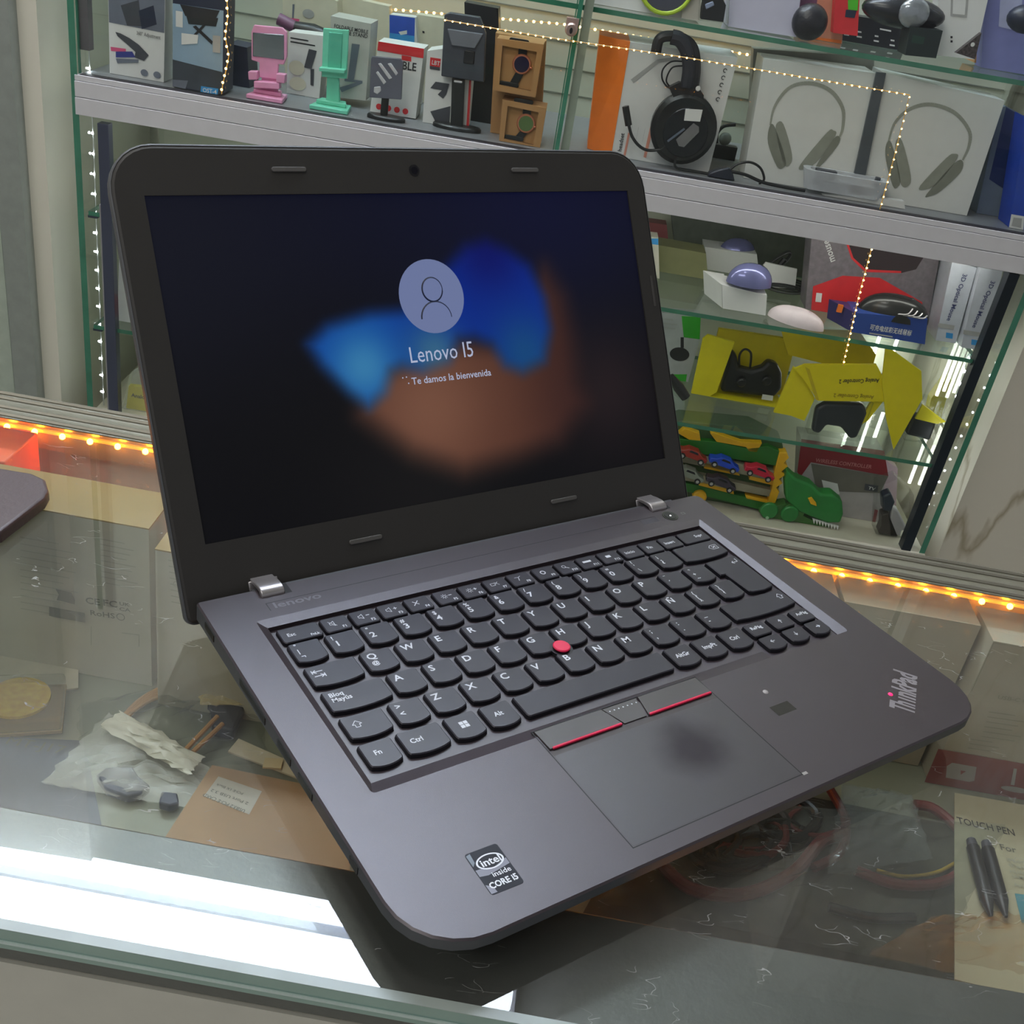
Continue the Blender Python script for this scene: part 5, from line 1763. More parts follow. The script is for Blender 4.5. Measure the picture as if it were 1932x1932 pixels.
def pillow(name, label, cat, quad, t_, mt, n=14, parent=None, M=None, seed=1, group=None):
    """crumpled bag: quad = four ground corners (world), puffed by t_"""
    rnd = random.Random(seed)
    c = sum((Vector(q) for q in quad), Vector()) / 4
    q = [Vector(x) - c for x in quad]
    top, bot = [], []
    nz = {}
    for j in range(n + 1):
        for i in range(n + 1):
            u, v = i / n, j / n
            p = (q[0] * (1 - u) + q[1] * u) * (1 - v) + (q[3] * (1 - u) + q[2] * u) * v
            e = min(1, 5 * min(u, 1 - u)) * min(1, 5 * min(v, 1 - v))
            h = t_ * math.sin(PI * min(max(u, 0.0), 1)) ** 0.5 * math.sin(PI * v) ** 0.5 * (0.45 + 0.75 * rnd.random()) if 0 < u < 1 and 0 < v < 1 else 0.0
            top.append(p + Vector((rnd.uniform(-1, 1) * 0.002, rnd.uniform(-1, 1) * 0.002, h + 0.0006)))
            bot.append(p)
    fs = []
    for j in range(n):
        for i in range(n):
            a = j * (n + 1) + i
            fs += [(a, a + 1, a + n + 2), (a, a + n + 2, a + n + 1)]
    b = MB()
    b.add(top, fs, mt)
    nb = n + 1
    rim = [i for i in range(nb)] + [j * nb + n for j in range(1, nb)] + [n * nb + i for i in range(n - 1, -1, -1)] + [j * nb for j in range(n - 1, 0, -1)]
    b.flat([bot[i] for i in rim], mt)
    o = b.build(name, parent, loc=c if parent is None else c - parent.location, ang=60)
    if parent is None:
        tag(o, label, cat, group)
    return o


F = Face(1640, 640, ZB_, ymin=1.27)
carton('keyboard_box', 'grey and red gaming box with bold letters standing behind the black mouse', 'box', F, [(1508, 620), (1738, 650), (1772, 490), (1532, 440)], 0.05, mat('patterned_grey', (120, 112, 118), 0.4, var=0.18, scale=120),
       [(REDP, [(1528, 592), (1534, 540), (1590, 520), (1660, 524), (1740, 570), (1728, 640), (1600, 610)]), (mat('glossy_dark_print', (58, 48, 52), 0.25), [(1590, 440), (1752, 470), (1728, 508), (1700, 515), (1632, 512), (1606, 488)]),
        (REDP, [(1590, 440), (1594, 440), (1610, 486), (1634, 508), (1700, 511), (1700, 515), (1632, 513), (1606, 488)]), ('t', 'GAMING', (1570, 582), (1640, 592), 17, LWHITE), ('t', 'mouse', (1576, 492), (1563, 452), 13, LWHITE), (LWHITE, [(1540, 552), (1551, 553), (1549, 570), (1538, 569)])])
F = Face(1660, 640, ZB_, ymin=1.19)
o = carton('mouse_box', 'blue box with white characters below the black striped mouse', 'box', F, [(1604, 637), (1743, 655), (1750, 602), (1612, 590)], 0.055, mat('royal_blue_card', (42, 72, 150), 0.45),
           [('t', '可充电炫彩无线鼠标', (1640, 621), (1718, 633), 9, LWHITE)] + line_rows((1640, 627), (1715, 639), 1, (0, 5), 2.5, PALEG))
q = F.pp([(1604, 637), (1612, 590)])
b = MB()
b.add([(q[0][0], 0, 0), (q[1][0], 0, q[1][1]), (q[1][0] - 0.030, 0.05, q[1][1]), (q[0][0] - 0.030, 0.05, 0), (q[0][0], 0.05, 0), (q[1][0], 0.05, q[1][1])], [(0, 1, 2, 3), (2, 5, 4, 3), (1, 5, 2), (0, 3, 4)], mat('blue_violet_card', (52, 48, 104), 0.45))
b.box(q[1][0] - 0.022, q[1][0] - 0.014, 0.017, 0.021, 0.022, 0.034, ORANGE)
b.build('printed_end', o, smooth=False)
F2 = Face(1682, 600, ZB_, Y=1.215)
F2.P.z += F2.l(1682, 598)[1]
ellmouse('computer_mouse', 'black mouse with grey stripes on top of the blue box', F2, (0.052, 0.026, 0.036), mat('mouse_black_gloss', (40, 40, 40), 0.22), rzoff=-0.12)
t2 = [o_ for o_ in COL.objects if o_.get('label', '').startswith('black mouse with grey stripes')][0]
b = MB()
for k in range(4):
    y_ = -0.0255
    x_ = 0.006 + 0.008 * k
    b.tube(spline([Vector((x_ - 0.004, -0.0235, 0.013)), Vector((x_ + 0.010, -0.0245 + 0.004 * abs(x_) * 0, 0.016 - 0.0006 * k)), Vector((x_ + 0.016, -0.018, 0.024 - 0.002 * k))], 4), 0.0012, SILV, 6)
b.build('stripes', t2)

for i, (lab, bl_, br_, tr_, tl_, ymin_) in enumerate((('slim white 3D optical mouse box, left of the pair by the dark post', (1765, 642), (1803, 648), (1843, 505), (1797, 492), 1.20), ('slim white 3D optical mouse box, right of the pair by the dark post', (1813, 655), (1852, 663), (1892, 512), (1850, 505), 1.19))):
    F = Face(*bl_, ZB_, ymin=ymin_)
    carton('mouse_box', lab, 'box', F, [bl_, br_, tr_, tl_], 0.09, mat('silver_white_card', (192, 196, 206), 0.35),
           [('t', '3D Optical Mouse', (tl_[0] + 20, tl_[1] + 24), (bl_[0] + 21, bl_[1] - 38), 9, mat('print_dark_blue', (60, 66, 110), 0.5)), (LBLUE, [(bl_[0] + 20, bl_[1] - 15), (bl_[0] + 33, bl_[1] - 13), (bl_[0] + 32, bl_[1] - 3), (bl_[0] + 19, bl_[1] - 5)]),
            (PALEG, [(bl_[0] + 5, bl_[1] - 33), (bl_[0] + 36, bl_[1] - 28), (bl_[0] + 34, bl_[1] - 20), (bl_[0] + 4, bl_[1] - 25)])], 'slim optical mouse boxes')
for lab, px, Y, poly, mt, dep in (('dark red flat box at the back, right of the laptop corner', (1240, 470), 1.44, [(1200, 500), (1258, 510), (1258, 424), (1215, 418)], mat('dull_red_card', (120, 56, 60), 0.5), 0.03),
                         ('olive carton at the back, right of the laptop lid', (1270, 520), 1.34, [(1232, 545), (1328, 560), (1332, 478), (1240, 462)], mat('olive_card', (128, 128, 88), 0.5), 0.05),
                         ('small blue and white box touching the laptop lid edge', (1235, 500), 1.30, [(1200, 540), (1240, 545), (1242, 448), (1205, 444)], mat('chalk_card', (196, 192, 176), 0.5), 0.03),
                         ('long dark keyboard box along the back under the white rail', (1420, 520), 1.45, [(1262, 540), (1525, 570), (1540, 440), (1265, 395)], mat('dark_olive_card', (72, 78, 70), 0.5, var=0.2, scale=60), 0.02)):
    F = Face(px[0], px[1], ZB_, Y=Y)
    carton('carton', lab, 'box', F, poly, dep, mt, [(LBLUE, [(1226, 450), (1242, 450), (1242, 462), (1226, 460)])] if 'blue' in lab else ())

# ---- lower cabinet, lower glass shelf
YEL = mat('yellow_card', (226, 210, 20), 0.42, var=0.03)
YELI = mat('yellow_card_inside', (196, 176, 24), 0.5)
F = Face(1300, 742, ZC_, ymin=1.20)
t = thing('controller_box', 'open yellow box holding a black game controller, left of the pair', 'box', F.P, F.rz, 'yellow game controller boxes')
b = MB()
b.prism(F.pp([(1336, 748), (1484, 768), (1512, 662), (1362, 640)]), 0.05, 0.058, YELI, 'y')
b.prism(F.pp([(1304, 742), (1338, 748), (1352, 740), (1380, 662), (1386, 646), (1336, 632), (1326, 640)]), 0.0, 0.006, YEL, 'y')
qq = F.pp([(1338, 748), (1478, 766)])
b.box(qq[0][0], qq[1][0], 0.0, 0.056, 0.0, 0.0012, YEL)
b.build('carton', t, smooth=False)
F3 = F
F.P = F.P + Vector((0, 0, 0.002))
t = thing('game_controller', 'matte black game controller inside the open yellow box', 'game controller', F.P, F.rz)
b = MB()
b.prism(F.pp([(1361, 746), (1370, 712), (1380, 668), (1392, 676), (1396, 700), (1420, 706), (1440, 700), (1452, 688), (1470, 694), (1478, 712), (1478, 740), (1462, 758)]), 0.014, 0.036, BLK, 'y')
b.build('body', t, bevel=0.006, seg=3)
for x, y in ((1400, 725), (1448, 722)):
    c = F.l(x, y)
    b = MB()
    b.disc((c[0], 0.012, c[1]), 0.008, -0.008, BLK, 16, 'y', inset=0.002)
    b.build('thumb_stick', t)
b = MB()
b.tube(spline([Vector((F.l(x, y)[0], 0.022, F.l(x, y)[1])) for x, y in ((1398, 704), (1398, 680), (1408, 668), (1420, 676), (1418, 704))], 5), 0.002, BLK, 8)
b.build('cable', t)
b = MB()
b.prism(F.pp([(1440, 748), (1460, 751), (1459, 760), (1438, 757)]), 0.008, 0.010, LWHITE, 'y')
b.build('price_sticker', t)

F = Face(1500, 822, ZC_, ymin=1.19)
t = thing('controller_box', 'open yellow printed box with a big side flap, right of the pair', 'box', F.P, F.rz, 'yellow game controller boxes')
b = MB()
b.prism(F.pp([(1500, 698), (1520, 690), (1655, 690), (1672, 722), (1672, 760), (1544, 758), (1520, 722)]), 0.004, 0.010, YEL, 'y')
decs(b, F, [(YELI, [(1520, 694), (1528, 698), (1546, 757), (1540, 756)]), ('t', 'Analog Controller 2', (1660, 716), (1584, 718), 9, INK), ('t', 'Analog Controller 2', (1650, 748), (1574, 744), 8, mat('dull_gold_print', (150, 130, 20), 0.5))], 0.004)
b.prism(F.pp([(1462, 784), (1500, 698), (1522, 722), (1540, 757), (1520, 800), (1494, 790)]), 0.012, 0.018, YEL, 'y')
b.prism(F.pp([(1650, 758), (1672, 760), (1640, 800), (1620, 812)]), 0.012, 0.018, YEL, 'y')
b.build('carton', t, smooth=False)
b = MB()
fl_ = F.pp([(1672, 650), (1738, 700), (1740, 752), (1682, 858), (1672, 790), (1664, 720)], ground=False)
b.prism(fl_, -0.001, 0.004, YEL, 'y')
b.build('flap', t)['label'] = 'big bent yellow flap'
b = MB()
b.prism(F.pp([(1336 + 150, 650), (1640, 655), (1672, 700), (1660, 740), (1500, 700)]), 0.07, 0.075, YELI, 'y')
b.build('back_flap', t, smooth=False)
b = MB()
q = F.pp([(1520, 836), (1620, 846), (1650, 764), (1545, 758)])
b.prism(q, 0.006, 0.030, FILM, 'y')
b.build('clear_window', t)
t = thing('game_controller', 'black game controller in clear plastic under the yellow flap', 'game controller', F.P, F.rz)
b = MB()
b.prism(F.pp([(1534, 820), (1542, 775), (1560, 766), (1632, 768), (1640, 785), (1620, 832), (1606, 836), (1590, 812), (1562, 808), (1548, 826)]), 0.010, 0.026, mat('controller_dark', (46, 50, 58), 0.3), 'y')
b.build('body', t, bevel=0.005, seg=3)
F = Face(1745, 838, ZC_, ymin=1.22)
t = thing('game_controller', 'black controller in a clear blister by the right end of the lower glass shelf', 'game controller', F.P, F.rz)
b = MB()
b.prism(F.pp([(1712, 826), (1722, 796), (1730, 788), (1764, 796), (1770, 806), (1758, 838), (1740, 832)]), 0.010, 0.030, BLK, 'y')
b.build('body', t, bevel=0.005, seg=3)
b = MB()
b.prism(F.pp([(1728, 792), (1742, 765), (1786, 798), (1770, 802)]), 0.004, 0.008, YEL, 'y')
b.build('yellow_flap', t)
b = MB()
b.prism(F.pp([(1704, 838), (1764, 850), (1780, 800), (1742, 764)]), 0.002, 0.036, FILM, 'y')
b.build('blister', t)
F = Face(1760, 770, ZC_, Y=1.34)
carton('carton', 'small yellow flap box at the back by the right corner', 'box', F, [(1748, 790), (1775, 790), (1796, 716), (1786, 712), (1757, 752)], 0.02, YEL)
GRN = mat('bright_green_card', (52, 168, 44), 0.45)
F = Face(1270, 716, ZC_, ymin=1.22)
carton('joystick_box', 'grey and green box with a joystick picture touching the laptop lid', 'box', F, [(1240, 716), (1296, 728), (1322, 636), (1322, 596), (1245, 590)], 0.03, mat('grey_white_card', (176, 178, 180), 0.45),
       [(GRN, [(1286, 596), (1322, 598), (1320, 640), (1290, 636)]), (GRN, [(1262, 706), (1296, 706), (1292, 728), (1262, 722)]), (INK, [(1284, 636), (1290, 636), (1290, 656), (1284, 656)]), ('e', (1282, 668), 19, 14, INK)] + line_rows((1250, 600), (1284, 604), 3, (0, 8), 2.5, PALEG))
F = Face(1290, 780, ZC_, Y=1.19)
t = thing('torch', 'black tapering torch end beside the laptop lid', 'torch', F.P, F.rz)
b = MB()
pts_ = [(F.l(x, y)[0], 0.0, F.l(x, y)[1]) for x, y in ((1266, 708), (1280, 730), (1294, 750))]
b.tube([Vector(p) for p in pts_], [0.004, 0.009, 0.008], BLK, 12)
b.build('grip', t)
F = Face(1295, 850, ZD, Y=1.30)
carton('white_bottle', 'white rounded container beside the laptop lid under the lower glass shelf', 'container', F, [(1262, 790), (1268, 796), (1290, 802), (1292, 760), (1270, 735), (1262, 740)], 0.03, LWHITE)

# ---- cabinet bottom
TG = mat('toy_green', (36, 110, 34), 0.4)
TGD = mat('toy_dark_green', (60, 90, 50), 0.5)
TY = mat('toy_yellow', (236, 178, 20), 0.4)
TGR = mat('toy_grey', (150, 144, 122), 0.5)
F = Face(1380, 962, ZD, ymin=1.20)
t = thing('toy_carrier', 'green and yellow dinosaur car carrier holding small toy cars', 'toy', F.P, F.rz)
b = MB()
b.prism(F.pp([(1250, 952), (1250, 812), (1285, 800), (1420, 812), (1478, 842), (1486, 880), (1466, 945), (1440, 985), (1300, 960)], ground=False), 0.012, 0.06, TGD, 'y')
b.build('body', t, bevel=0.002)
for q, mt in (([(1280, 818), (1292, 808), (1320, 818), (1322, 832), (1300, 830)], TY), ([(1340, 818), (1346, 816), (1398, 834), (1438, 836), (1428, 854), (1412, 852), (1408, 844), (1352, 834)], TY),
              ([(1256, 826), (1300, 830), (1352, 834), (1408, 846), (1450, 842), (1478, 856), (1470, 880), (1256, 846)], TG),
              ([(1256, 878), (1270, 876), (1310, 888), (1318, 896), (1256, 884)], TY), ([(1330, 872), (1392, 888), (1396, 898), (1328, 884)], TY), ([(1415, 898), (1462, 908), (1458, 916), (1413, 905)], TY),
              ([(1322, 908), (1384, 926), (1385, 933), (1318, 916)], TY), ([(1406, 934), (1452, 945), (1458, 952), (1408, 942)], TY), ([(1256, 904), (1318, 916), (1385, 933), (1455, 950), (1450, 966), (1256, 918)], TG),
              ([(1256, 846), (1326, 860), (1470, 892), (1462, 908), (1256, 866)], TGR), ([(1256, 884), (1320, 896), (1460, 926), (1456, 938), (1256, 900)], TGR)):
    b = MB()
    b.prism(F.pp(q, ground=False), 0.0, 0.013, mt, 'y')
    b.build('rail' if mt is TGR else 'trim', t, bevel=0.0008)
b = MB()
sp = [(1470, 852), (1484, 852), (1488, 862), (1478, 872), (1486, 878), (1474, 888), (1482, 894), (1470, 902), (1476, 910), (1464, 918), (1470, 926), (1462, 948), (1448, 946), (1456, 920), (1460, 890)]
b.prism(F.pp(sp, ground=False), -0.004, 0.016, TY, 'y')
b.build('spiked_edge', t, bevel=0.001)
b = MB()
c = F.l(1316, 948)
c = (c[0], max(c[1] - 0.004, 0.0125))
b.disc((c[0], 0.008, c[1]), 0.012, -0.016, TY, 24, 'y', inset=0.003)
b.build('wheel', t)


def toy_car(label, cx, cy, mt):
    c = F.l(cx, cy)
    t = thing('toy_car', label, 'toy car', F.P + F.u * c[0] + F.n * -0.014 + Vector((0, 0, c[1])), F.rz, 'toy cars in the green carrier')
    b = MB()
    sh = [(-0.026, 0.0), (0.026, 0.0), (0.027, 0.006), (0.016, 0.009), (0.008, 0.015), (-0.009, 0.0155), (-0.017, 0.010), (-0.027, 0.008)]
    b.prism(sh, -0.009, 0.009, mt, 'y')
    b.prism([(-0.009, 0.0098), (0.010, 0.0095), (0.006, 0.014), (-0.007, 0.0145)], -0.0094, 0.0094, mat('car_window', (24, 26, 34), 0.15), 'y')
    b.build('body', t, bevel=0.0012, X=Matrix.Rotation(0.20, 4, 'Y'))
    for x_ in (-0.016, 0.017):
        for y_ in (-0.0108, 0.0085):
            b = MB()
            b.disc((x_, y_, 0.0), 0.0052, 0.0024, BLK, 14, 'y')
            b.disc((x_, y_ - 0.0004, 0.0), 0.0028, 0.0030, PALEG, 12, 'y')
            b.build('wheel', t, X=Matrix.Rotation(0.20, 4, 'Y'))


toy_car('dark red toy car at the left of the carrier top row', 1302, 854, mat('car_red', (150, 40, 30), 0.25))
toy_car('bright blue toy car in the middle of the carrier top row', 1362, 870, mat('car_blue', (30, 70, 190), 0.25))
toy_car('magenta red toy car at the right of the carrier top row', 1428, 886, mat('car_magenta', (190, 30, 60), 0.25))
toy_car('grey green toy car at the left of the carrier lower row', 1296, 890, mat('car_grey', (130, 136, 124), 0.25))
toy_car('dark violet toy car in the middle of the carrier lower row', 1356, 906, mat('car_violet', (60, 52, 66), 0.25))

F = Face(1520, 1000, ZD, ymin=1.188)
t = thing('dinosaur_toy', 'green toy dinosaur head with white teeth beside the car carrier', 'toy', F.P, F.rz)
GD = mat('dino_green', (40, 128, 56), 0.45, var=0.12, scale=30)
GD2 = mat('dino_olive', (58, 108, 44), 0.5)
b = MB()
b.prism(F.pp([(1484, 885), (1500, 900), (1530, 912), (1548, 930), (1570, 930), (1588, 945), (1590, 968), (1584, 984), (1560, 984), (1528, 972), (1504, 962), (1482, 940), (1480, 905)], ground=False), -0.006, 0.022, GD, 'y')
b.build('head', t, bevel=0.004, seg=3)
b = MB()
b.prism(F.pp([(1432, 965), (1450, 955), (1482, 950), (1520, 975), (1560, 1008), (1555, 1018), (1516, 1005), (1470, 1000), (1440, 985)], ground=False), -0.002, 0.020, GD2, 'y')
b.disc((F.l(1490, 985)[0], -0.004, max(F.l(1490, 985)[1], 0.0185)), 0.018, 0.01, MATS['dino_olive'], 20, 'y')
b.build('jaw', t, bevel=0.003)
b = MB()
for k in range(9):
    x_, y_ = 1532 + 5.5 * k, 976 + 1.6 * k
    b.prism(F.pp([(x_, y_), (x_ + 5, y_ + 1), (x_ + 2.5, y_ + 9)], ground=False), -0.007, -0.002, LWHITE, 'y')
b.build('teeth', t, smooth=False)
b = MB()
b.prism(F.pp([(1523, 936), (1530, 934), (1538, 944), (1539, 950), (1528, 946)], ground=False), -0.009, -0.005, TY, 'y')
b.build('eye', t)
b = MB()
for x_, y_ in ((1448, 968), (1486, 975)):
    c = F.l(x_, y_)
    b.disc((c[0], -0.003, max(c[1], 0.0155)), 0.015, -0.006, MATS['dino_green'], 20, 'y', inset=0.002)
b.build('leg_joint', t)
b = MB()
b.disc((F.l(1446, 972)[0], -0.009, F.l(1446, 972)[1]), 0.003, -0.001, mat('pale_stud', (150, 190, 150), 0.4), 10, 'y')
b.build('stud', t)
F = Face(1590, 985, ZD, ymin=1.235)
carton('controller_pack', 'dark red and grey wireless controller box behind the green dinosaur', 'box', F, [(1496, 990), (1644, 1020), (1672, 895), (1666, 850), (1512, 828)], 0.05, mat('grey_pack_card', (176, 170, 170), 0.4),
       [(mat('dark_red_print', (140, 36, 48), 0.35), [(1512, 828), (1668, 850), (1676, 898), (1530, 872), (1510, 900), (1504, 890)]), ('t', 'WIRELESS CONTROLLER', (1538, 871), (1644, 884), 8, mat('pinkish_print', (200, 130, 130), 0.5)), (mat('smoky_print', (112, 108, 100), 0.4), [(1530, 874), (1676, 898), (1660, 930), (1540, 925)]),
        (LWHITE, [(1550, 905), (1580, 912), (1584, 932), (1556, 930)]), (DGREY, [(1632, 912), (1657, 916), (1655, 928), (1630, 924)]), ('t', 'TV', (1637, 922), (1650, 925), 6, LWHITE), (MATS['dark_red_print'], [(1590, 976), (1644, 988), (1650, 960), (1656, 962), (1648, 994), (1590, 983)])])
F = Face(1680, 1034, ZD, ymin=1.192)
F.P = F.P + Vector((0, 0, 0.004))
F.zmax = 0.140
t = thing('hand_blender', 'grey and white hand tool in clear wrap by the cabinet lower right corner', 'hand tool', F.P, F.rz)
b = MB()
b.prism(F.pp([(1663, 970), (1676, 966), (1680, 990), (1676, 1020), (1683, 1036), (1656, 1022), (1654, 1010), (1662, 990)]), -0.004, 0.018, mat('brown_grey_plastic', (72, 64, 62), 0.4), 'y')
b.build('grip', t, bevel=0.001)
b = MB()
b.prism(F.pp([(1682, 955), (1694, 962), (1708, 990), (1710, 1000), (1700, 1000), (1690, 1034), (1680, 1034), (1676, 1000)]), -0.003, 0.016, mat('silver_white_plastic', (190, 186, 190), 0.3), 'y')
b.build('shell', t, bevel=0.003)
b = MB()
b.prism(F.pp([(1664, 935), (1680, 928), (1688, 946), (1680, 965), (1665, 962)]), -0.004, 0.018, mat('ink_blue_head', (34, 46, 66), 0.3), 'y')
b.build('head', t, bevel=0.003)
b = MB()
b.prism(F.pp([(1640, 1030), (1696, 1040), (1722, 1000), (1722, 930), (1690, 900), (1655, 915)]), -0.008, 0.024, FILM, 'y')
b.build('wrap', t)
F = Face(1680, 1000, ZD, Y=1.292)
carton('wrapped_box', 'pink and white wrapped box in the bright right corner of the cabinet', 'box', F, [(1650, 985), (1676, 1000), (1694, 884), (1668, 866)], 0.02, mat('pink_white_card', (206, 178, 190), 0.3, var=0.1, scale=40))
pillow('clear_bag', 'shiny crumpled clear bag on the lower glass shelf by the right corner', 'bag', [cabX(0.745, 1.26, ZC_ + 0.001), cabX(0.815, 1.26, ZC_ + 0.001), cabX(0.815, 1.40, ZC_ + 0.001), cabX(0.745, 1.40, ZC_ + 0.001)], 0.075, FILM, 12, seed=5)
# left end of the lower cabinet, between post and laptop lid
F = Face(228, 600, ZC_, Y=1.19)
carton('carton', 'white and red box between the slate post and the laptop lid', 'box', F, [(222, 620), (262, 640), (272, 440), (226, 430)], 0.04, LWHITE, [(REDP, [(246, 560), (262, 562), (258, 602), (246, 601)]), (BLUEP, [(206, 418), (216, 420), (216, 436), (208, 434)])])
F = Face(262, 775, ZD, ymin=1.20)
t = thing('bagged_pack', 'yellow labelled clear bag low down left of the laptop lid', 'bag', F.P, F.rz)
b = MB()
b.prism(F.pp([(238, 772), (300, 792), (300, 735), (243, 728)], ground=False), 0.0, 0.01, YEL, 'y')
decs(b, F, [('t', 'Analog', (248, 748), (278, 754), 8, INK)])
b.build('label_card', t, smooth=False)
b = MB()
b.prism(F.pp([(232, 776), (304, 794), (306, 680), (272, 688), (246, 705)], ground=False), -0.004, 0.016, FILM2, 'y')
b.build('bag', t)

# ------------------------------------------------------------------ inside the counter
ZS = -0.142


def cbox(name, label, x0, x1, y0, y1, mt, zt=-0.018, ztop=None, topm=None, ds=None, group=None, rz=0.0):
    b = MB()
    c = Vector(((x0 + x1) / 2, y0, ZS + 0.0005))
    h = zt - c.z
    b.box(x0 - c.x, x1 - c.x, 0, y1 - y0, 0, h, mt)
    if topm:
        b.box(x0 - c.x - 0.0002, x1 - c.x + 0.0002, -0.0002, y1 - y0 + 0.0002, h - 0.0006, h + 0.0003, topm)
    F = Face.__new__(Face)
    F.zmax = 9.0
    F.rz = rz
    F.u, F.n, F.P = Vector((1, 0, 0)), Vector((0, 1, 0)), c
    if ds:
        decs(b, F, ds)
    o = b.build(name, loc=c, rz=rz, smooth=False)
    return tag(o, label, 'box', group)


SAGE = mat('sage_white_card', (180, 178, 160), 0.5, var=0.03)
DIM = mat('dim_print', (158, 160, 142), 0.5)
DKP = mat('dark_print', (96, 98, 86), 0.5)
cbox('gadget_box', 'pale box with conformity marks under the glass, left of the laptop', -0.262, -0.070, 0.1155, 0.158, SAGE, topm=mat('gold_top', (148, 122, 62), 0.4, var=0.04),  # box tops carry their own gold colour
     ds=line_rows((190, 1015), (268, 1030), 9, (0.5, 10), 1.8, DIM) + line_rows((40, 1010), (165, 1032), 12, (0.3, 12), 1.8, DIM) + [('t', 'CE', (165, 1133), (192, 1137), 15, DKP), ('t', 'FC', (198, 1137), (224, 1141), 15, DKP), ('t', 'UK', (229, 1136), (248, 1139), 8, DKP), ('t', 'CA', (229, 1146), (250, 1149), 8, DKP),
     ('t', 'RoHS', (174, 1154), (220, 1161), 12, DKP), ('r', (232, 1158), 8, 1.5, DKP), (DKP, [(110, 1105), (140, 1112), (146, 1125), (146, 1134), (112, 1126), (116, 1116)]), (DKP, [(98, 1138), (165, 1150), (166, 1168), (108, 1158), (98, 1155)]), (DIM, [(176, 1175), (178, 1175), (178, 1210), (176, 1210)]), (DIM, [(235, 1186), (268, 1190), (268, 1213), (266, 1213), (266, 1192), (235, 1188)])])
cbox('gadget_box', 'second pale box under the glass, close to the laptop left edge', -0.060, 0.075, 0.100, 0.150, SAGE, zt=-0.021, topm=MATS['gold_top'], ds=line_rows((318, 1055), (400, 1072), 8, (1, 11), 1.8, DIM) + [('r', (335, 1100), 7, 1.5, DIM)])
b = MB()
b.prism([(-0.3, 0.16), (-0.182, 0.16), (-0.182, 0.205), (-0.3, 0.205)], ZS + 0.0005, -0.017, mat('orange_gloss_card', (238, 100, 50), 0.4))
tag(b.build('gadget_box', bevel=0.001), 'bright orange box under the rear rim at the far left', 'box')
cbox('plain_box', 'white box under the glass nearest the laptop right edge, by the amber lights', 0.285, 0.3660, 0.172, 0.207, SAGE)
cbox('plain_box', 'white box under the glass with a blank front, beside the printed box', 0.3694, 0.4595, 0.1755, 0.208, SAGE)
RB = mat('brick_red_print', (140, 62, 58), 0.45)
cbox('adapter_box', 'pale box with a brick red lower band under the glass at the right', 0.463, 0.60, 0.1600, 0.2000, SAGE,
     ds=[(RB, [(1770, 1412), (1990, 1450), (1990, 1530), (1732, 1500)]), (PALEG, [(1796, 1438), (1842, 1446), (1838, 1472), (1828, 1474), (1784, 1466), (1786, 1444)]), (RB, [(1812, 1452), (1822, 1454), (1812, 1460)]), (PALEG, [(1912, 1448), (1918, 1449), (1913, 1480), (1906, 1479)]), ('e', (1915, 1488), 30, 7, PALEG),
         ('t', 'USB-C PD', (1880, 1316), (1945, 1326), 9, DIM)] + line_rows((1865, 1340), (1950, 1352), 6, (-3, 9), 1.8, DIM) + line_rows((1830, 1390), (1900, 1400), 3, (-3, 8), 1.8, DIM) + [(DIM, [(1872, 1208), (1990, 1226), (1990, 1228), (1872, 1210)]), (DIM, [(1872, 1208), (1874, 1209), (1832, 1300), (1830, 1300)])])

# flat case lying on the glass at the left edge
q = [at(x, y, 0.008) for x, y in ((0, 883), (60, 893), (86, 905), (92, 925), (84, 940), (0, 1005))]
pts = [(p.x, p.y) for p in q] + [(-0.42, 0.10), (-0.42, 0.19)]
c = Vector((-0.3, 0.13, 0))
b = MB()
b.prism([(x - c.x, y - c.y) for x, y in pts], 0.0008, 0.0085, mat('maroon_black_cover', (74, 58, 60), 0.45, var=0.04, bump=0.2), inset=0.0012)
tag(b.build('tablet_case', loc=c, bevel=0.0008), 'dark maroon flat case lying on the glass at the left edge', 'case')


def gp(pts, z):
    return [at(x, y, z) for x, y in pts]


# left: loose packets on the counter's inner shelf
Z1 = ZS + 0.001
pillow('cable_bag', 'clear bag with tan cables and a black connector, left of the laptop edge', 'bag', gp([(150, 1455), (500, 1440), (500, 1262), (150, 1330)], Z1), 0.010, FILM, 16, seed=2)
t = thing('adapter_cable', 'tan multi wire cable with a black plug inside the clear bag', 'cable', at(380, 1360, Z1))
TAN = mat('tan_wire', (178, 132, 74), 0.45)
for k in range(4):
    b = MB()
    pp_ = gp([(232, 1352 + 3 * k), (262, 1322 + 4 * k), (300, 1300 + 5 * k), (350, 1288 + 6 * k), (400, 1290 + 5 * k)], Z1 + 0.004)
    b.tube(spline([p - t.location for p in pp_], 6), 0.0014, TAN, 8)
    b.build('wire', t)
b = MB()
pl = gp([(365, 1335), (380, 1318), (455, 1322), (462, 1350), (440, 1400), (400, 1392), (395, 1345)], Z1)
b.prism([((p - t.location).x, (p - t.location).y) for p in pl], 0.001, 0.010, BLK)
b.build('plug', t, bevel=0.0015)
for k in range(2):
    b = MB()
    b.tube([p - t.location for p in gp([(350 + 14 * k, 1415 + 4 * k), (410 + 10 * k, 1352 + 14 * k)], Z1 + 0.010)], 0.0016, TAN, 8)
    b.build('wire', t)
pillow('foil_bag', 'silvery crumpled bag with yellow glints near the laptop left edge', 'bag', gp([(378, 1330), (470, 1330), (465, 1268), (380, 1268)], Z1 + 0.012), 0.006, mat('gold_foil_film', (226, 206, 140), 0.12, spec=1.0, kind='film', alpha=0.35, bump=1.5, bscale=60), 10, seed=9)
pillow('zip_bag', 'milky zip bag with a crinkled white header lying across the cables', 'bag', gp([(80, 1478), (360, 1525), (400, 1450), (205, 1345)], Z1 + 0.004), 0.006, FILM2, 14, seed=3)
b = MB()
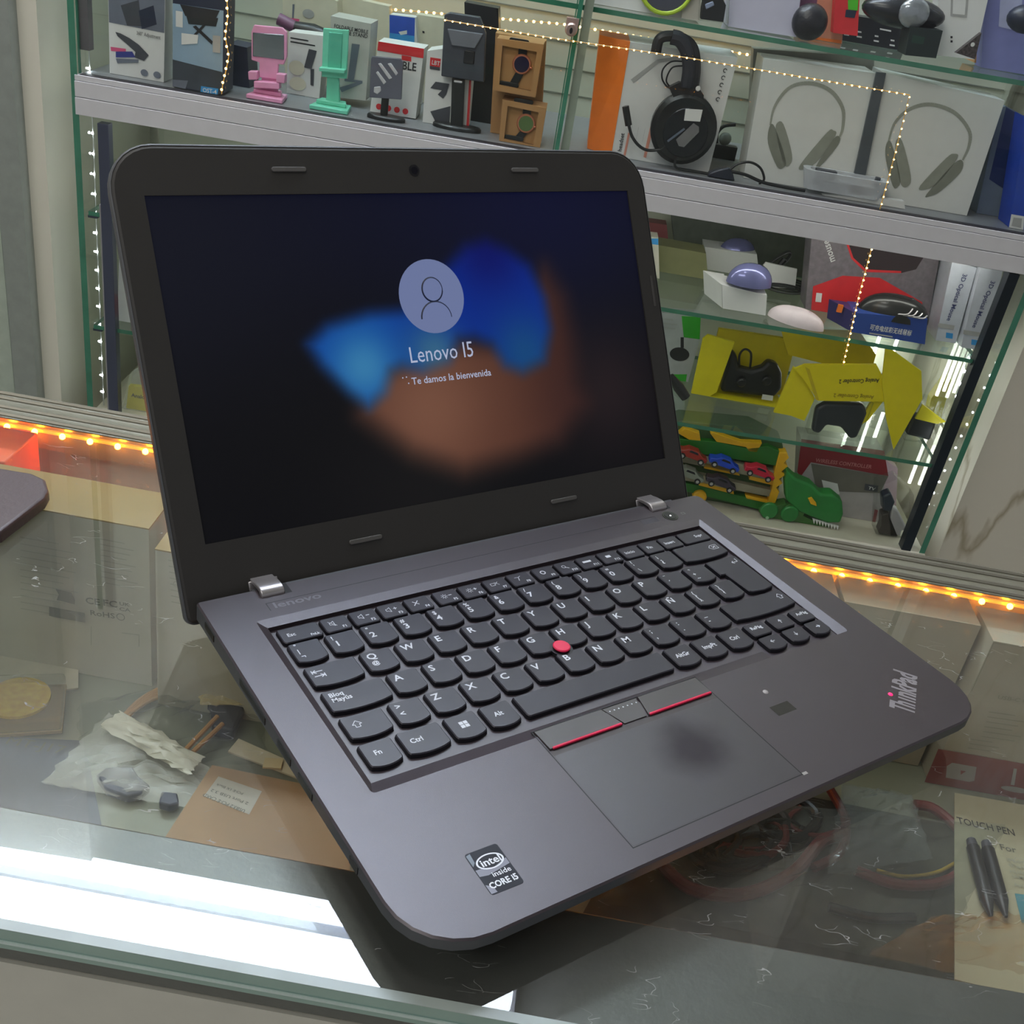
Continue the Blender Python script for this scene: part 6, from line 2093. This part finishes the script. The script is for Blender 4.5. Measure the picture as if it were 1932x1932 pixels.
hd = gp([(190, 1372), (228, 1343), (380, 1432), (360, 1458)], Z1 + 0.016)
pillow('bag_header', 'crinkled white header strip of the zip bag', 'bag header', gp([(190, 1372), (355, 1462), (382, 1432), (228, 1343)], Z1 + 0.012), 0.004, mat('crinkled_white', (214, 214, 198), 0.3, bump=1.2, bscale=70, kind='film', alpha=0.75), 12, seed=8)
t = thing('black_connector', 'black jagged connector inside the zip bag by the counter front', 'connector', at(220, 1495, Z1))
b = MB()
pl = gp([(182, 1478), (200, 1464), (248, 1458), (262, 1480), (284, 1498), (268, 1512), (240, 1518), (200, 1504)], Z1)
b.prism([((p - t.location).x, (p - t.location).y) for p in pl], 0.001, 0.007, NAVY)
b.build('body', t, bevel=0.001)
t = thing('black_connector', 'second black connector beside the brown envelope', 'connector', at(322, 1520, Z1))
b = MB()
pl = gp([(305, 1508), (335, 1512), (338, 1530), (320, 1536), (300, 1530)], Z1)
b.prism([((p - t.location).x, (p - t.location).y) for p in pl], 0.001, 0.007, NAVY)
b.build('body', t, bevel=0.001)


def sheet(name, label, cat, quad, z, mt, ds=(), th=0.0012, group=None):
    P = gp(quad, z)
    c = sum(P, Vector()) / len(P)
    b = MB()
    b.prism([((p - c).x, (p - c).y) for p in P], 0, th, mt)
    for k, d in enumerate(ds):
        zz = th + 0.0002 + 0.0001 * k
        if d[0] == 't':
            a, e = at(*d[2], z) - c, at(*d[3], z) - c
            v = e - a
            L = v.length
            v.normalize()
            b.text(d[1], d[4], (a.x, a.y, zz), d[5], v, (-v.y, v.x, 0), bold=0.01, width=L)
        elif d[0] == 'e':
            q = at(*d[1], z) - c
            b.disc((q.x, q.y, th), d[2], zz - th, d[4], 20, ry=d[3])
        else:
            b.flat([((p - c).x, (p - c).y, zz) for p in gp(d[1], z)], d[0])
    o = b.build(name, loc=c, smooth=False)
    return tag(o, label, cat, group)


sheet('brown_envelope', 'brown paper envelope with a small white sticker near the laptop front left', 'envelope', [(300, 1600), (660, 1680), (660, 1500), (400, 1446)], Z1 + 0.006, mat('manila_paper', (158, 126, 88), 0.6, var=0.06, scale=15),
      [(mat('dull_sticker', (170, 164, 148), 0.5), [(412, 1468), (494, 1496), (470, 1540), (385, 1505)]), ('t', 'USB3.2 PCI-E CARD', (464, 1532), (386, 1500), 0.0035, DKP), ('t', '2 Port USB 3.2', (470, 1518), (400, 1492), 0.003, DKP), ('t', 'PCI-E 1X Black', (460, 1500), (410, 1482), 0.0025, DKP)])
sheet('card_strip', 'narrow cream card strip tucked under the laptop left edge', 'card', [(430, 1420), (640, 1500), (640, 1480), (450, 1396)], Z1 + 0.009, mat('cream_strip', (190, 182, 156), 0.5))
sheet('label_card', 'small beige square label beside the laptop left edge', 'label', [(495, 1450), (530, 1452), (534, 1434), (500, 1432)], Z1 + 0.011, mat('beige_label', (196, 180, 140), 0.5))
sheet('paper_sheet', 'pale sheet under the glass in front of the conformity marked box', 'paper', [(0, 1320), (148, 1300), (148, 1215), (0, 1190)], Z1 + 0.001, mat('pale_sheet', (188, 184, 162), 0.5))
b = MB()
t = thing('blister_pack', 'clear blister pack with a golden disc coloured for lamp glow at the left edge under the glass', 'blister pack', at(50, 1340, Z1))
pl = gp([(-60, 1400), (118, 1388), (126, 1300), (-60, 1305)], Z1)
b = MB()
b.prism([((p - t.location).x, (p - t.location).y) for p in pl], 0.002, 0.004, mat('olive_brown_card', (140, 118, 72), 0.5))
b.text('MT-J17', 0.010, tuple(at(8, 1412, Z1) - t.location + Vector((0, 0, 0.004))), DKP, width=0.035)
b.build('card', t)
b = MB()
b.disc(tuple(at(36, 1328, Z1) - t.location + Vector((0, 0, 0.004))), 0.019, 0.002, mat('reflection_gold', (255, 205, 50), 0.2, metal=0.35, var=0.2, scale=200), 28)  # bright gold puts the amber strip's reflection into the disc colour
b.build('disc', t)['label'] = 'golden disc with the amber lamp reflection in its colour'
b = MB()
b.prism([((p - t.location).x, (p - t.location).y) for p in pl], 0.004, 0.014, FILM)
b.build('blister', t, bevel=0.002)
sheet('dark_card', 'dark blue grey card under the glass at the lower left', 'card', [(-60, 1560), (200, 1600), (160, 1400), (-60, 1390)], Z1 + 0.0005, mat('blue_grey_card', (92, 98, 108), 0.5))

# right: earphones and pens in bags
pillow('cable_bag', 'large clear bag full of red and black cables in front of the laptop', 'bag', gp([(1130, 1700), (1760, 1830), (1900, 1560), (1300, 1500)], Z1 + 0.0115), 0.014, FILM, 18, seed=4)
HC = t = thing('headset_cables', 'dark red and black ribbon cables inside the big clear bag', 'cable', at(1500, 1640, Z1))
RC = mat('brick_red_cable', (110, 40, 40), 0.4, var=0.2)
for q, r, mt in (([(1240, 1640), (1300, 1690), (1400, 1700), (1490, 1660), (1545, 1600), (1585, 1590)], 0.0040, RC), ([(1560, 1500), (1590, 1560), (1580, 1620), (1530, 1650)], 0.0030, RC), ([(1610, 1655), (1680, 1680), (1760, 1680), (1812, 1650), (1810, 1590), (1760, 1540), (1720, 1530)], 0.0034, RC),
                 ([(1650, 1650), (1700, 1662), (1760, 1655), (1800, 1635)], 0.0012, mat('yellow_wire', (180, 150, 50), 0.4)),
                 ([(1250, 1620), (1320, 1560), (1400, 1520), (1480, 1560), (1420, 1640), (1330, 1640), (1290, 1600)], 0.004, BLK), ([(1350, 1600), (1420, 1580), (1500, 1590), (1540, 1550), (1500, 1510)], 0.0035, BLK), ([(1380, 1550), (1450, 1600), (1400, 1640), (1320, 1610)], 0.0035, BLK),
                 ([(1560, 1720), (1640, 1740), (1720, 1740)], 0.003, BLK)):
    b = MB()
    pp_ = [p - t.location + Vector((0, 0, 0.006 if mt is RC else 0.004)) for p in gp(q, Z1)]
    b.tube(spline(pp_, 6), r, mt, 10)
    b.build('wire', t)
sheet('dark_card', 'black green leaflet under the cables in front of the laptop', 'card', [(1080, 1760), (1830, 1890), (1800, 1560), (1250, 1450)], Z1 + 0.0002, mat('green_black_paper', (62, 62, 50), 0.5, var=0.7, scale=28))
pillow('foil_bag', 'silver clear bag with sharp glints below the laptop front right', 'bag', gp([(1560, 1650), (1760, 1620), (1720, 1500), (1590, 1480)], Z1 + 0.018), 0.010, mat('silver_film', (130, 140, 140), 0.10, spec=1.0, kind='film', alpha=0.14, bump=1.5, bscale=50), 12, seed=6)
pillow('foil_bag', 'amber lit crumpled bag corner at the lower right of the counter', 'bag', gp([(1640, 1800), (1990, 1880), (1960, 1720), (1760, 1730)], Z1 + 0.006), 0.012, mat('amber_lit_film', (200, 130, 30), 0.10, spec=1.0, kind='film', alpha=0.08, bump=1.5, bscale=50), 12, seed=7)  # glow of the amber strip put into the film colour
rnd = random.Random(11)
for k in range(14):
    cx_, cy_ = rnd.uniform(1300, 1560), rnd.uniform(1530, 1640)
    a0, rr = rnd.uniform(0, 6.28), rnd.uniform(35, 85)
    q = [(cx_ + rr * math.cos(a0 + i * 0.8) * (1 + 0.2 * rnd.random()), cy_ + 0.55 * rr * math.sin(a0 + i * 0.8) * (1 + 0.2 * rnd.random())) for i in range(6)]
    b = MB()
    b.tube(spline([p - HC.location + Vector((0, 0, 0.004 + 0.003 * rnd.random())) for p in gp(q, Z1)], 5), rnd.choice((0.0012, 0.0018, 0.0025)), BLK if k % 3 else RC, 8)
    b.build('wire', HC)
CARDP = mat('pen_card', (170, 165, 138), 0.5, var=0.03)
sheet('touch_pen_pack', 'cream card pack of two black touch pens at the right edge', 'card pack', [(1800, 1850), (2000, 1900), (2040, 1540), (1800, 1498)], Z1 + 0.010, CARDP,
      [('t', 'TOUCH PEN', (1806, 1556), (1914, 1580), 0.0085, INK), ('t', 'For', (1886, 1606), (1916, 1612), 0.0075, DKP), ('t', 'iPhone', (1898, 1628), (1940, 1634), 0.004, DIM), ('t', 'iPad', (1902, 1638), (1932, 1644), 0.004, DIM), ('t', 'HUAWEI', (1904, 1650), (1950, 1658), 0.004, DIM), ('t', 'SAMSUNG', (1908, 1660), (1960, 1668), 0.004, DIM), ('t', 'Android', (1912, 1676), (1950, 1682), 0.004, DIM), (mat('teal_print', (70, 130, 140), 0.5), [(1912, 1690), (1990, 1700), (1990, 1760), (1925, 1745)])])
for k, (a, c_) in enumerate((((1836, 1600), (1870, 1730)), ((1864, 1604), (1898, 1730)))):
    t = thing('touch_pen', ('left' if k == 0 else 'right') + ' one of the two black touch pens on the cream card', 'pen', at(*a, Z1 + 0.012), 0, 'black touch pens')
    p0, p1 = at(*a, Z1 + 0.017) - t.location, at(*c_, Z1 + 0.017) - t.location
    b = MB()
    b.tube([p0, p0 + (p1 - p0) * 0.75], 0.0042, BLK, 12)
    b.tube([p0 + (p1 - p0) * 0.75, p1], [0.0042, 0.001], BLK, 12)
    b.build('barrel', t)
    b = MB()
    b.tube([p0, p0 - (p1 - p0) * 0.12], [0.0036, 0.003], DGREY, 12)
    b.build('cap', t)
